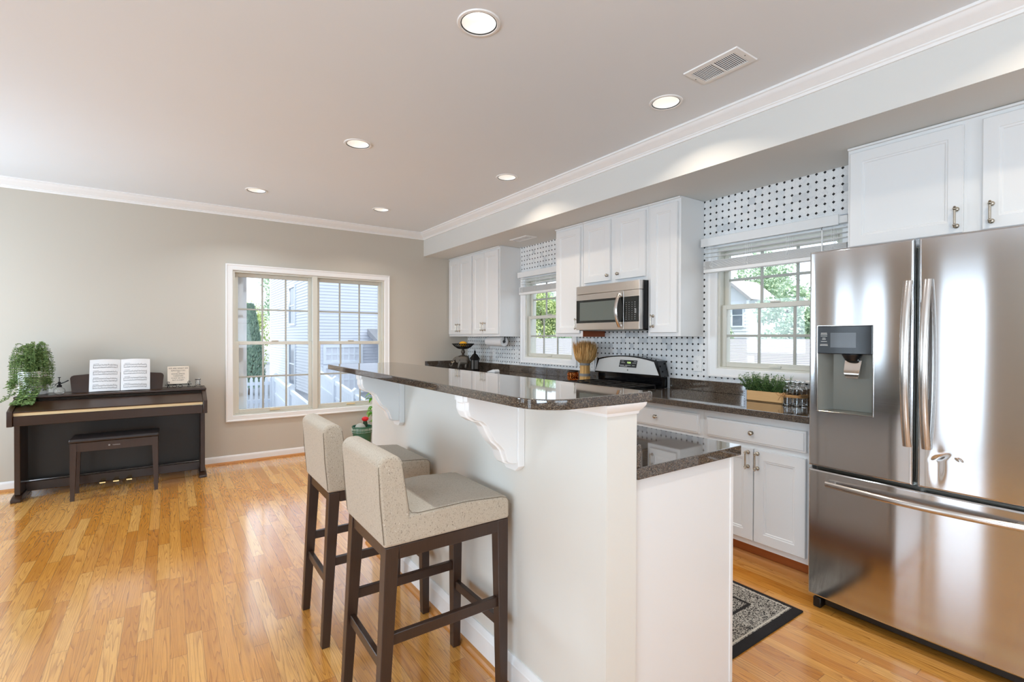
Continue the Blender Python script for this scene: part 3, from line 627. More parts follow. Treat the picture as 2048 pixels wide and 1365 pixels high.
sb = B(); sb.prism([(1.0395, 0.0), (1.022, 0.0), (1.023, 0.008), (1.030, 0.016), (1.0395, 0.018)], 0, KX1 + 0.001, 1.738); sb.done('shoe_strip', 'shoe', ic)
for y0, y1 in ((1.08, 1.55), (1.56, 2.03), (2.04, 2.52), (2.53, 3.03)):
    b = B(); rs = [(0, -0.02), (0, -0.003), (0.003, 0.0), (0.055, 0.0), (0.062, -0.006)]
    b.loft([[(1.7555 + d, y0 + i, 0.15 + i), (1.7555 + d, y1 - i, 0.15 + i), (1.7555 + d, y1 - i, 0.85 - i), (1.7555 + d, y0 + i, 0.85 - i)] for i, d in rs]); b.done('door', 'cab', ic, ang=20)

COR = [(0.82, 1.1210), (0.82, 1.100), (0.826, 1.099), (0.826, 1.072), (0.836, 1.048), (0.858, 1.034), (0.884, 1.028), (0.902, 1.012), (0.916, 0.985), (0.934, 0.955), (0.956, 0.936), (0.972, 0.918), (0.980, 0.895), (0.988, 0.874), (1.004, 0.866), (1.030, 0.864), (1.030, 1.1210)]
def corbel(y, label):
    t = thing('corbel', (1.045, y, 1.1215), label, 'corbel', 'corbels under the bar top')
    b = B(); b.prism(COR, 1, y - 0.045, y + 0.045, 0.004, 2); b.done('bracket', 'trim', t, ang=25)
    inn = [((x - 1.03) * 0.94 + 1.03, (z - 1.121) * 0.93 + 1.121) for x, z in COR]
    b = B(); b.prism([(x - 0.006 if x < 1.02 else x, z - 0.004 if z < 1.11 else z) for x, z in COR], 1, y - 0.022, y + 0.022, 0.003, 2); b.done('raised_band', 'trim', t, ang=25)
    b = B(); b.prism([(y - 0.05, 1.1212), (y + 0.05, 1.1212), (y + 0.05, 0.852), (y + 0.03, 0.834), (y - 0.03, 0.834), (y - 0.05, 0.852)], 0, 1.0295, 1.0597, 0.003, 2); b.done('back_plate', 'trim', t, ang=25)
    return t
corbel(1.480, 'white scrolled corbel nearest the rounded bar corner, behind the front stool')
corbel(2.590, 'white scrolled corbel near the window end of the bar top')

# ------------------------------------------------------------------ bar stools
def make_stool(y0, y1, label):
    x0, x1 = 0.550, 1.026; zb, zs = 0.655, 0.742; yc = (y0 + y1) / 2
    t = thing('bar_stool', (0.78, yc, 0), label, 'stool', 'tweed bar stools at the island')
    def slab(sec, ya, yb_, r, n=5):
        # cushion: outline in x,z swept along y, its two side edges rolled over with radius r
        P_ = [Vector(p) for p in sec]; N = len(P_); ar = sum(P_[i - 1].x * P_[i].y - P_[i].x * P_[i - 1].y for i in range(N)); sg = 1 if ar > 0 else -1; nm = []
        for i in range(N):
            e0 = (P_[i] - P_[i - 1]).normalized(); e1 = (P_[(i + 1) % N] - P_[i]).normalized(); n0 = Vector((-e0.y, e0.x)) * sg; n1 = Vector((-e1.y, e1.x)) * sg
            nm.append((n0 + n1) / max(0.35, 1 + n0.dot(n1)))
        rings = []
        for k in range(n + 1): t_ = PI / 2 * k / n; rings.append((ya + r * (1 - math.sin(t_)), r * (1 - math.cos(t_))))
        seq = rings[::1]; seq = [(y, i_) for y, i_ in [(ya + r * (1 - math.cos(q)), r * (1 - math.sin(q))) for q in [PI / 2 * k / n for k in range(n + 1)]]]
        full = seq + [(ya + yb_ - y, i_) for y, i_ in seq[::-1]]
        b = B(); b.loft([[(p.x + m.x * i_, y, p.y + m.y * i_) for p, m in zip(P_, nm)] for y, i_ in full]); return b
    seat = slab(rounded([(x0 + 0.06, zb, 0), (x1, zb, 0.012), (x1, zs - 0.004, 0.028), (x0 + 0.30, zs + 0.010, 0.0), (x0 + 0.085, zs + 0.006, 0.0), (x0 + 0.06, zs, 0)], 6), y0, y1, 0.012, 5)
    for v in seat.bm.verts:   # a softly crowned seat
        if v.co.z > 0.70: v.co.z += 0.010 * (1 - ((v.co.y - yc) / ((y1 - y0) / 2)) ** 2) * (1 - ((v.co.x - 0.83) / 0.24) ** 2)
    so = seat.done('seat', 'tweed', t, ang=60)
    back = slab(rounded([(0.549, zb, 0.012), (0.640, zb, 0.0), (0.640, 0.735, 0.0), (0.608, 0.944, 0.040), (0.525, 0.944, 0.034)], 7), y0 - 0.0005, y1 + 0.0005, 0.012, 5)
    for v in back.bm.verts:   # a gently crowned top edge
        if v.co.z > 0.80: v.co.z += 0.012 * (1 - ((v.co.y - yc) / ((y1 - y0) / 2)) ** 2) * (v.co.z - 0.80) / 0.14
    bo = back.done('backrest', 'tweed', t, ang=60)
    # piping along the side seams
    for o_, path in ((bo, [(0.549, 0.668), (0.536, 0.80), (0.531, 0.912), (0.548, 0.933), (0.57, 0.939), (0.594, 0.932), (0.609, 0.913), (0.632, 0.765), (0.642, 0.752), (0.660, 0.748)]), (so, [(0.660, 0.747), (0.85, 0.749), (0.99, 0.739), (1.012, 0.733), (1.023, 0.718), (1.025, 0.670)])):
        for y in (y0 + 0.003, y1 - 0.003):
            b = B(); b.tube([(x, y, z) for x, z in path], 0.0013, 6); b.done('piping', 'piping', o_)
    def leg(xt, yt, xb, yb_, top):
        b = B(); a, c = 0.023, 0.0165
        b.loft([[(xb - c, yb_ - c, 0), (xb + c, yb_ - c, 0), (xb + c, yb_ + c, 0), (xb - c, yb_ + c, 0)], [(xt - a, yt - a, top), (xt + a, yt - a, top), (xt + a, yt + a, top), (xt - a, yt + a, top)]])
        bmesh.ops.bevel(b.bm, geom=list(b.bm.edges), offset=0.002, segments=1, affect='EDGES'); return b.done('leg', 'espresso', t)
    for y, yi in ((y0, 1), (y1, -1)):
        leg(0.578, y + yi * 0.025, 0.541, y + yi * 0.016, zb); leg(0.998, y + yi * 0.025, 1.002, y + yi * 0.016, zb)
        B().box(0.600, 0.976, y + yi * 0.014 - 0.011, y + yi * 0.014 + 0.011, 0.612, zb, 0.001, 1).done('side_rail', 'espresso', t)
        B().box(0.570, 0.990, y + yi * 0.022 - 0.010, y + yi * 0.022 + 0.010, 0.335, 0.371, 0.002, 1).done('side_stretcher', 'espresso', t)
    for x in (0.570, 1.000):
        B().box(x - 0.011, x + 0.011, y0 + 0.046, y1 - 0.046, 0.612, zb, 0.001, 1).done('cross_rail', 'espresso', t)
    for x in (0.558, 1.000):
        B().box(x - 0.010, x + 0.010, y0 + 0.040, y1 - 0.040, 0.252, 0.287, 0.002, 1).done('footrest', 'espresso', t)
    return t
s1 = make_stool(1.478, 1.868, 'front tweed bar stool, the nearer of two at the island')
s2 = copy_tree(s1); s2.location.y += 0.664; s2['label'] = 'second tweed bar stool behind the front one, closer to the window'

# ------------------------------------------------------------------ refrigerator
FY0, FY1, XF = 0.287, 1.135, 2.5636
fr = thing('refrigerator', (2.95, 0.712, 0), 'stainless french door refrigerator with ice dispenser beside the kitchen counter', 'refrigerator')
B().box(2.645, 3.32, FY0 + 0.008, FY1 - 0.008, 0.035, 1.715, 0.004, 1).done('body', 'steeldark', fr)
def fx(y): return XF + 0.013 * ((y - 0.711) / 0.424) ** 2
def door_panel(y0, y1, z0, z1, hole=None, th=0.072):
    b = B(); N = 14; ys = [y0 + (y1 - y0) * k / N for k in range(N + 1)]
    if hole: ys = sorted(set(ys + [hole[0], hole[1]]))
    r = 0.010
    prof = [(0.012, th), (0.0, th), (0.0, r), (0.003, r * 0.3)]  # inset,depth for edges
    def edge(y):
        e = min(y - y0, y1 - y)
        return 0.0 if e >= r else r - math.sqrt(max(0, r * r - (r - e) ** 2))
    ys = sorted(set([y0, y0 + 0.001, y0 + 0.003, y0 + 0.006, y0 + r] + ys + [y1 - r, y1 - 0.006, y1 - 0.003, y1 - 0.001, y1]))
    zs = [z0, z0 + 0.0015, z0 + 0.005, z0 + r] + [z0 + r + (z1 - z0 - 2 * r) * k / 10 for k in range(1, 10)] + [z1 - r, z1 - 0.005, z1 - 0.0015, z1]
    if hole: zs = sorted(set(zs + [hole[2], hole[3]]))
    def ze(z):
        e = min(z - z0, z1 - z); return 0.0 if e >= r else r - math.sqrt(max(0, r * r - (r - e) ** 2))
    grid = [[b.bm.verts.new((fx(y) + max(edge(y), ze(z)), y, z)) for z in zs] for y in ys]
    for i in range(len(ys) - 1):
        for j in range(len(zs) - 1):
            if hole and hole[0] - 1e-6 <= ys[i] and ys[i + 1] <= hole[1] + 1e-6 and hole[2] - 1e-6 <= zs[j] and zs[j + 1] <= hole[3] + 1e-6: continue
            b.bm.faces.new((grid[i][j], grid[i + 1][j], grid[i + 1][j + 1], grid[i][j + 1]))
    xb = XF + th
    bk = [[b.bm.verts.new((xb, y, z)) for z in (z0, z1)] for y in ys]
    for i in range(len(ys) - 1):
        b.bm.faces.new((grid[i][0], bk[i][0], bk[i + 1][0], grid[i + 1][0])); b.bm.faces.new((grid[i][-1], grid[i + 1][-1], bk[i + 1][1], bk[i][1])); b.bm.faces.new((bk[i][0], bk[i][1], bk[i + 1][1], bk[i + 1][0]))
    for i in (0, -1): b.bm.faces.new([grid[i][j] for j in range(len(zs))] + [bk[i][1], bk[i][0]])
    return b
DH = (0.864, 1.091, 0.972, 1.379)
dl = door_panel(0.7185, FY1, 0.699, 1.741, DH).done('door', 'steel', fr, ang=30)
drr = door_panel(FY0, 0.7045, 0.699, 1.741); 
drr = drr.done('door', dented(M['steel']), fr, ang=30)
dz = door_panel(FY0, FY1, 0.066, 0.683).done('freezer_drawer', 'steel', fr, ang=30)
# dispenser in the left door
ds = B(); y0, y1, z0, z1 = DH
ds.quad((XF + 0.002, y1, z0), (XF + 0.062, y1 - 0.045, z0 + 0.008), (XF + 0.062, y1 - 0.045, 1.25), (XF + 0.002, y1, 1.25))
ds.quad((XF + 0.062, y1 - 0.045, z0 + 0.008), (XF + 0.062, y0 + 0.01, z0 + 0.008), (XF + 0.062, y0 + 0.01, 1.25), (XF + 0.062, y1 - 0.045, 1.25))
ds.quad((XF + 0.062, y0 + 0.01, z0 + 0.008), (XF + 0.002, y0, z0), (XF + 0.002, y0, 1.25), (XF + 0.062, y0 + 0.01, 1.25))
ds.quad((XF + 0.002, y1, z0), (XF + 0.002, y0, z0), (XF + 0.062, y0 + 0.01, z0 + 0.008), (XF + 0.062, y1 - 0.045, z0 + 0.008))
ds.quad((XF + 0.002, y0, 1.25), (XF + 0.002, y1, 1.25), (XF + 0.062, y1 - 0.045, 1.25), (XF + 0.062, y0 + 0.01, 1.25))
dso = ds.done('dispenser', plain('grey dispenser liner', S(122, 122, 114), 0.4, 0.3), dl, smooth=False, fix=False)
b = B(); b.box(XF - 0.003, XF + 0.05, y0 + 0.002, y1 - 0.001, 1.247, z1 - 0.001, 0.003, 2); b.done('control_panel', 'blackgloss', dl)
fp = B()
for (ya, yb_, za, zb_) in ((y0 - 0.003, y0 + 0.001, z0 - 0.003, z1 + 0.003), (y1 - 0.001, y1 + 0.003, z0 - 0.003, z1 + 0.003), (y0, y1, z0 - 0.003, z0 + 0.001), (y0, y1, z1 - 0.001, z1 + 0.003)):
    fp.box(XF - 0.0015, XF + 0.02, ya, yb_, za, zb_, 0.0008, 1)
fp.done('dispenser_trim', 'chrome', dl)
b = B(); b.box(XF - 0.0036, XF - 0.0030, 0.929, 1.034, 1.277, 1.346); b.done('display', plain('grey display glass', S(84, 88, 92), 0.06), dl)
b = B()
for z, w in ((1.345, .026), (1.339, .028), (1.331, .028), (1.321, .014), (1.315, .016), (1.305, .026), (1.291, .032), (1.286, .034)):
    b.box(XF - 0.0036, XF - 0.0030, 1.062 - w / 2, 1.062 + w / 2, z - 0.0012, z + 0.0012)
b.done('printed_marks', 'mark', dl)
b = B(); b.lathe([(0.040, 0.0), (0.040, -0.004), (0.026, -0.03), (0.0, -0.03)], (XF + 0.028, 0.955, 1.2465), 20); b.done('spout', 'black', dl)
b = B(); b.loft([[(XF + 0.030, 0.918, 1.218), (XF + 0.030, 0.985, 1.218), (XF + 0.036, 0.985, 1.218), (XF + 0.036, 0.918, 1.218)], [(XF + 0.012, 0.922, 1.16), (XF + 0.012, 0.984, 1.16), (XF + 0.020, 0.984, 1.16), (XF + 0.020, 0.922, 1.16)], [(XF + 0.020, 0.930, 1.135), (XF + 0.020, 0.976, 1.135), (XF + 0.028, 0.976, 1.135), (XF + 0.028, 0.930, 1.135)]]); b.done('paddle', 'chrome', dl)
def vhandle(yc, parent):
    b = B(); n = 14; rings = []
    for k in range(n + 1):
        f = k / n; z = 0.863 + (1.565 - 0.863) * f; a = 1 - (2 * f - 1) ** 2; x = XF - 0.010 - 0.046 * a
        w, d = 0.0155, 0.009
        rings.append([(x + d * math.sin(q) * (1 if math.sin(q) > 0 else 1), yc + w * math.cos(q), z) for q in [2 * PI * i / 12 for i in range(12)]])
    b.loft(rings); b.box(XF - 0.012, XF + 0.012, yc - 0.011, yc + 0.011, 0.866, 0.895, 0.003, 1); b.box(XF - 0.012, XF + 0.012, yc - 0.011, yc + 0.011, 1.533, 1.562, 0.003, 1)
    return b.done('handle', 'handle_steel', parent)
vhandle(0.736, dl); vhandle(0.672, drr)
b = B(); n = 20; rings = []
for k in range(n + 1):
    f = k / n; y = 1.048 - (1.048 - 0.374) * f; a = 1 - (2 * f - 1) ** 2
    x = XF - 0.012 - 0.036 * a; rings.append([(x + 0.008 * math.cos(q), y, 0.628 + 0.0135 * math.sin(q)) for q in [2 * PI * i / 12 for i in range(12)]])
b.loft(rings); b.box(XF - 0.010, XF + 0.015, 1.012, 1.040, 0.618, 0.638, 0.003, 1); b.box(XF - 0.010, XF + 0.015, 0.382, 0.410, 0.618, 0.638, 0.003, 1); b.done('handle', 'handle_steel', dz)
for ya in (FY1 - 0.05, FY0 + 0.02): b = B(); b.box(2.60, 2.66, ya, ya + 0.035, 0.0, 0.05, 0.004, 1); b.done('foot', 'black', fr)
B().box(2.62, 2.66, FY0 + 0.06, FY1 - 0.06, 0.018, 0.066, 0.003, 1).done('kick_grille', 'black', fr)
for ya in (FY1 - 0.075, FY0 + 0.02): b = B(); b.box(2.63, 2.70, ya, ya + 0.055, 1.7155, 1.745, 0.006, 2); b.done('hinge_cover', 'black', fr)

# ------------------------------------------------------------------ microwave and range
mw = thing('microwave', (3.17, 2.90, 1.387), 'stainless over the range microwave below the short wall cabinet', 'microwave')
MX, MY0, MY1 = 2.978, 2.538, 3.258
B().box(MX + 0.045, XK - 0.002, MY0 + 0.001, MY1, 1.392, 1.773, 0.002, 1).done('body', 'black', mw)
B().box(MX, MX + 0.044, MY0, MY1, 1.700, 1.771, 0.004, 2).done('vent_panel', 'steelpanel', mw)
mdr = B().box(MX, MX + 0.044, 2.700, MY1, 1.388, 1.698, 0.004, 2).done('door', 'steelpanel', mw)
B().box(MX - 0.0015, MX + 0.02, 2.704, MY1 - 0.004, 1.447, 1.648, 0.002, 1).done('door_window', 'blackglass', mdr)
B().box(MX - 0.0022, MX - 0.001, 2.775, MY1 - 0.05, 1.468, 1.628).done('window_screen', plain('grey window mesh', S(98, 104, 98), 0.12), mdr)
b = B(); n = 14; rings = []
for k in range(n + 1):
    f = k / n; z = 1.405 + 0.275 * f; a = 1 - (2 * f - 1) ** 2; x = MX - 0.010 - 0.042 * a; y = 2.735 + 0.006 * a
    rings.append([(x + 0.006 * math.sin(q), y + 0.017 * math.cos(q), z) for q in [2 * PI * i / 10 for i in range(10)]])
b.loft(rings); b.box(MX - 0.014, MX + 0.01, 2.725, 2.747, 1.408, 1.43, 0.002, 1); b.box(MX - 0.014, MX + 0.01, 2.725, 2.747, 1.655, 1.677, 0.002, 1); b.done('handle', 'handle_steel', mdr)
cp = B().box(MX, MX + 0.044, MY0, 2.699, 1.388, 1.698, 0.004, 2).done('control_frame', 'steelpanel', mw)
B().box(MX - 0.0015, MX + 0.02, MY0 + 0.004, 2.697, 1.447, 1.648, 0.002, 1).done('control_panel', 'blackglass', cp)
b = B()
for r_ in range(9):
    for q in range(4):
        y = 2.672 - q * 0.030; z = 1.600 - r_ * 0.0165
        w = (0.006, 0.004, 0.004, 0.010)[q]; b.box(MX - 0.0022, MX - 0.0014, y - w / 2, y + w / 2, z - 0.0015, z + 0.0015)
for k in range(6): b.box(MX - 0.0022, MX - 0.0014, 2.570, 2.586, 1.545 - k * 0.006, 1.548 - k * 0.006)
b.done('buttons', 'mark', cp)
B().box(MX + 0.02, XK - 0.05, MY0 + 0.02, MY1 - 0.02, 1.380, 1.3915, 0.002, 1).done('underside_filter', 'steeldark', mw)

rg = thing('range', (3.04, 2.905, 0), 'black and stainless gas range with arched control panel between the counters', 'range')
RY0, RY1 = 2.536, 3.282
B().box(2.735, 3.335, RY0, RY1, 0.02, 0.895, 0.003, 1).done('body', 'black', rg)
od = B().box(2.700, 2.734, RY0 + 0.005, RY1 - 0.005, 0.22, 0.74, 0.005, 2).done('oven_door', 'steelpanel', rg)
B().box(2.698, 2.71, RY0 + 0.1, RY1 - 0.1, 0.34, 0.62, 0.002, 1).done('oven_window', 'blackglass', od)
b = B(); b.tube([(2.655, RY0 + 0.05, 0.70), (2.655, RY1 - 0.05, 0.70)], 0.011, 12); b.tube([(2.655, RY0 + 0.09, 0.70), (2.70, RY0 + 0.09, 0.70)], 0.008, 8); b.tube([(2.655, RY1 - 0.09, 0.70), (2.70, RY1 - 0.09, 0.70)], 0.008, 8); b.done('handle', 'chrome', od)
B().box(2.702, 2.734, RY0 + 0.005, RY1 - 0.005, 0.04, 0.205, 0.005, 2).done('drawer', 'steelpanel', rg)
kp = B().box(2.695, 2.734, RY0 + 0.003, RY1 - 0.003, 0.755, 0.893, 0.006, 2).done('knob_panel', 'steelpanel', rg)
for k in range(5):
    b = B(); b.lathe([(0.0, -0.03), (0.017, -0.028), (0.02, -0.005), (0.022, 0.0)], (2.695, 2.61 + k * 0.15, 0.825), 18, axis=0); b.done('knob', 'black', kp)
B().box(2.70, 3.30, RY0, RY1, 0.8955, 0.912, 0.005, 2).done('cooktop', 'blackgloss', rg)
for yc in (2.725, 3.09):
    b = B()
    for y in (yc - 0.16, yc, yc + 0.16): b.tube([(2.76, y, 0.913), (2.76, y, 0.936), (3.20, y, 0.936), (3.20, y, 0.913)], 0.006, 6)
    for x in (2.76, 2.87, 2.98, 3.09, 3.20): b.tube([(x, yc - 0.16, 0.936), (x, yc + 0.16, 0.936)], 0.006, 6)
    g = b.done('grate', 'iron', rg)
for x in (2.87, 3.09):
    for y in (2.725, 3.09):
        b = B(); b.lathe([(0.045, 0.912), (0.045, 0.920), (0.03, 0.926), (0.0, 0.927)], (x, y, 0), 18); b.done('burner', 'iron', rg)
# backguard: black housing with a lower kick strip, and an arched stainless control fascia
def arch(y0, y1, zb, ze, zt, lean, inset, n=18):
    pts = [(y0, zb), (y1, zb)]
    for k in range(n + 1):
        f = k / n; y = (y1 - lean) - (y1 - y0 - 2 * lean) * f; pts.append((y, ze + (zt - ze) * (1 - (2 * f - 1) ** 2)))
    return pts
b = B(); b.box(3.268, 3.336, RY0 + 0.012, RY1 - 0.012, 0.912, 1.03, 0.006, 2); bg = b.done('backguard', 'blackgloss', rg)
b = B(); o1 = arch(RY0, RY1, 1.005, 1.132, 1.167, 0.034, 0); b.loft([[(3.236, y, z) for y, z in o1], [(3.336, y, z) for y, z in o1]]); bmesh.ops.bevel(b.bm, geom=[e for e in b.bm.edges if len(e.link_faces) == 2 and e.calc_face_angle(0) > 0.6], offset=0.006, segments=2, affect='EDGES'); b.done('end_housing', 'blackgloss', bg)
b = B(); o2 = arch(RY0 + 0.020, RY1 - 0.006, 1.016, 1.122, 1.157, 0.050, 0); b.loft([[(3.2345, y, z) for y, z in o2], [(3.250, y, z) for y, z in o2]]); fas = b.done('control_fascia', 'fascia', bg, ang=25)
dz0 = [(2.79, 1.066), (2.985, 1.066), (2.967, 1.128), (2.775, 1.128)]
b = B(); b.loft([[(3.2335, y, z) for y, z in dz0], [(3.238, y, z) for y, z in dz0]]); dsp = b.done('display', 'black', fas)
text_mesh('clock_digits', '12:51', 0.020, 'green_led', dsp, (3.2332, 2.868, 1.100), (0, -1, 0), (0, 0, 1))
b = B()
for (yy, zz, w) in ((2.94, 1.118, .03), (2.80, 1.118, .03), (2.935, 1.105, .04), (2.81, 1.105, .04), (2.95, 1.083, .05), (2.88, 1.083, .06), (2.82, 1.083, .03), (2.93, 1.074, .08)):
    b.box(3.2328, 3.2336, yy - w / 2, yy + w / 2, zz - 0.002, zz + 0.002)
b.done('printed_marks', 'mark', dsp)
b = B(); b.lathe([(0.0, -0.002), (0.006, -0.0015), (0.007, 0.0)], (3.2345, 2.885, 1.042), 14, axis=0); b.done('badge', 'steeldark', fas)

# ------------------------------------------------------------------ blinds
def blind(ya, yb, label):
    t = thing('window_blind', (3.31, (ya + yb) / 2, 2.06), label, 'blind', 'white slat blinds over the kitchen windows')
    B().box(3.288, 3.298, ya + 0.055, yb, 2.003, 2.066, 0.002, 1).done('valance', 'white', t)
    hr = B(); hr.box(3.300, 3.345, ya + 0.01, yb - 0.015, 2.012, 2.058, 0.002, 1); hr.done('headrail', 'white', t)
    b = B()
    for k in range(13):
        z = 1.836 + k * 0.0046; b.prism([(3.298, z), (3.322, z + 0.002), (3.346, z), (3.346, z + 0.0025), (3.322, z + 0.0045), (3.298, z + 0.0025)], 1, ya + 0.015, yb - 0.018)
    for z in (1.925, 1.955, 1.985): b.prism([(3.298, z), (3.322, z + 0.002), (3.346, z), (3.346, z + 0.0025), (3.322, z + 0.0045), (3.298, z + 0.0025)], 1, ya + 0.015, yb - 0.018)
    b.done('slats', 'white', t)
    B().box(3.297, 3.347, ya + 0.015, yb - 0.018, 1.808, 1.834, 0.003, 1).done('bottom_rail', 'white', t)
    L = yb - ya
    for f in (0.09, 0.36, 0.64, 0.91):
        y = ya + L * f; b = B()
        for x in (3.296, 3.3475): b.tube([(x, y - 0.008, 2.02), (x, y - 0.006, 1.83)], 0.0011, 5); b.tube([(x, y + 0.008, 2.02), (x, y + 0.004, 1.83)], 0.0011, 5)
        for k in range(4): b.tube([(3.294, y - 0.018 + k * 0.011, 1.902 - k * 0.012), (3.292, y - 0.004 + k * 0.006, 1.885 - k * 0.012), (3.294, y + 0.012 - k * 0.008, 1.872 - k * 0.010)], 0.0011, 5)
        b.done('ladder_cord', 'white', t)
    b = B(); b.tube([(3.292, ya + 0.145, 1.985), (3.290, ya + 0.145, 1.78)], 0.0045, 8); w = b.done('wand', 'white', t)
    b = B(); b.tube([(3.296, ya + 0.143, 2.006), (3.290, ya + 0.145, 1.999), (3.292, ya + 0.149, 1.992), (3.294, ya + 0.145, 1.985)], 0.0016, 6); b.done('wand_hook', 'black', t)
    b = B(); b.box(3.296, 3.350, ya, ya + 0.004, 2.004, 2.062); b.box(3.296, 3.350, ya + 0.004, ya + 0.05, 2.0585, 2.062); b.box(3.3455, 3.350, ya + 0.004, ya + 0.05, 2.004, 2.062)
    b.done('mounting_bracket', 'zinc', t)
blind(1.235, 2.219, 'raised white slat blind over the near window, beside the refrigerator')
blind(3.668, 4.595, 'raised white slat blind over the far window, left of the microwave cabinets')

# ------------------------------------------------------------------ ceiling lights and vents
LBL = {0: 'recessed ceiling light nearest the camera at the top of the photo', 1: 'recessed ceiling light just below the large ceiling vent', 2: 'middle recessed ceiling light of the left row over the island',
       3: 'recessed ceiling light beside the crown moulding, above the far wall cabinets', 4: 'recessed ceiling light farthest left, near the piano wall', 5: 'small recessed ceiling light nearest the far corner of the crown moulding',
       6: 'recessed ceiling light above the camera position', 7: 'recessed ceiling light above the refrigerator front'}
def can_light(x, y, label):
    t = thing('ceiling_light', (x, y, ZC), label, 'ceiling light', 'recessed lights in the ceiling')
    b = B(); b.lathe([(0.0765, 0.0), (0.0765, -0.003), (0.080, -0.006), (0.090, -0.005), (0.0925, -0.001), (0.0925, 0.0)], (x, y, ZC), 48); b.bm.faces.ensure_lookup_table()
    bmesh.ops.delete(b.bm, geom=[f for f in b.bm.faces if len(f.verts) > 4], context='FACES_ONLY'); b.done('trim_ring', 'white', t)
    b = B(); b.lathe([(0.0765, -0.004), (0.0765, 0.010), (0.0745, 0.010), (0.0735, -0.003)], (x, y, ZC), 48); bmesh.ops.delete(b.bm, geom=[f for f in b.bm.faces if len(f.verts) > 4], context='FACES_ONLY'); b.done('gap_ring', 'black', t)
    b = B(); b.lathe([(0.0735, 0.0), (0.070, 0.03), (0.058, 0.085)], (x, y, ZC), 48); bmesh.ops.delete(b.bm, geom=[f for f in b.bm.faces if len(f.verts) > 4], context='FACES_ONLY'); b.done('baffle', 'white', t)
    b = B(); b.lathe([(0.0, 0.084), (0.058, 0.086)], (x, y, ZC), 48); b.lathe([(0.058, 0.0855), (0.050, 0.078), (0.0, 0.074)], (x, y, ZC), 48); b.done('lens', 'lens', t)
    return t
WARM = {0: (.84, .93, 1), 1: (1, .86, .70), 2: (.84, .93, 1), 3: (1, .86, .70), 4: (.84, .93, 1), 5: (1, .90, .80), 6: (.84, .93, 1), 7: (1, .82, .62)}
WATT = {0: 7, 1: 4.5, 2: 9, 3: 4.5, 4: 8, 5: 6, 6: 4, 7: 5}
for k, (x, y) in enumerate(CANS):
    can_light(x, y, LBL[k]) if k < 6 else can_light(x, y, LBL[k])
    area('can_lamp', (x, y, ZC + 0.018), (0, 0, -1), 0.06, 0.06, WATT[k], WARM[k], 'DISK', math.radians(132))

def vent(name, x0, x1, y0, y1, z, n, label, long_y=True):
    t = thing(name, ((x0 + x1) / 2, (y0 + y1) / 2, z), label, 'vent')
    m = 0.028; b = B()
    b.loft([[(x0 + i, y0 + i, z - d), (x1 - i, y0 + i, z - d), (x1 - i, y1 - i, z - d), (x0 + i, y1 - i, z - d)] for i, d in ((0, 0.0), (0.002, 0.006), (0.02, 0.009), (m, 0.008), (m, 0.001))], True, False); b.done('frame', 'white', t)
    B().box(x0 + m, x1 - m, y0 + m, y1 - m, z - 0.0012, z - 0.0004).done('duct_dark_sheet', 'black', t)  # black sheet painted in for the dark inside of the duct
    b = B()
    for k in range(n):
        y = y0 + m + (y1 - y0 - 2 * m) * (k + 0.5) / n; b.quad((x0 + m, y - 0.0014, z - 0.0050), (x1 - m, y - 0.0014, z - 0.0050), (x1 - m, y + 0.0010, z - 0.0078), (x0 + m, y + 0.0010, z - 0.0078))
    b.box((x0 + x1) / 2 - 0.002, (x0 + x1) / 2 + 0.002, y0 + m, y1 - m, z - 0.0078, z - 0.004) if False else None
    b.box(x0 + m, x1 - m, (y0 + y1) / 2 - 0.004, (y0 + y1) / 2 + 0.004, z - 0.0085, z - 0.003)
    b.done('louvres', 'white', t, smooth=False)
    b = B(); b.lathe([(0.0, -0.010), (0.003, -0.0095), (0.003, -0.008)], ((x0 + x1) / 2, y1 - 0.012, z), 8); b.lathe([(0.0, -0.010), (0.003, -0.0095), (0.003, -0.008)], ((x0 + x1) / 2, y0 + 0.012, z), 8); b.done('screws', 'steeldark', t)
    return t
vent('air_vent', 2.134, 2.312, 1.258, 1.545, ZC - 0.0003, 24, 'large white louvred air vent in the ceiling between two recessed lights')
vent('air_vent', 2.985, 3.125, 4.02, 4.32, ZS - 0.0003, 16, 'small white air vent under the soffit above the far window')

# ------------------------------------------------------------------ wall plates
def plate(y, z, label, kind):
    t = thing('wall_plate', (XK, y, z), label, 'wall plate')
    B().box(XK - 0.006, XK - 0.0002, y - 0.036, y + 0.036, z - 0.060, z + 0.060, 0.003, 2).done('plate', 'white', t)
    if kind == 'outlet':
        for dz_ in (-0.02, 0.02):
            b = B(); b.prism(rounded([(y - 0.014, z + dz_ - 0.013, 0.008), (y + 0.014, z + dz_ - 0.013, 0.008), (y + 0.014, z + dz_ + 0.013, 0.008), (y - 0.014, z + dz_ + 0.013, 0.008)], 4), 0, XK - 0.0075, XK - 0.005); r_ = b.done('receptacle', 'white', t)
            b = B(); b.box(XK - 0.0080, XK - 0.0072, y - 0.0065, y - 0.0045, z + dz_ - 0.001, z + dz_ + 0.007); b.box(XK - 0.0080, XK - 0.0072, y + 0.0045, y + 0.0065, z + dz_ - 0.001, z + dz_ + 0.007); b.lathe([(0.0, -0.001), (0.0025, -0.001), (0.0025, 0.0)], (XK - 0.0072, y, z + dz_ - 0.006), 8, axis=0); b.done('slots', 'black', r_)
    else:
        b = B(); b.box(XK - 0.012, XK - 0.005, y - 0.005, y + 0.005, z - 0.004, z + 0.012, 0.001, 1); b.done('toggle', 'white', t)
        b = B(); b.lathe([(0.0, -0.0075), (0.003, -0.007), (0.003, -0.0055)], (XK, y, z + 0.03), 8, axis=0); b.lathe([(0.0, -0.0075), (0.003, -0.007), (0.003, -0.0055)], (XK, y, z - 0.03), 8, axis=0); b.done('screws', 'steeldark', t)
    return t
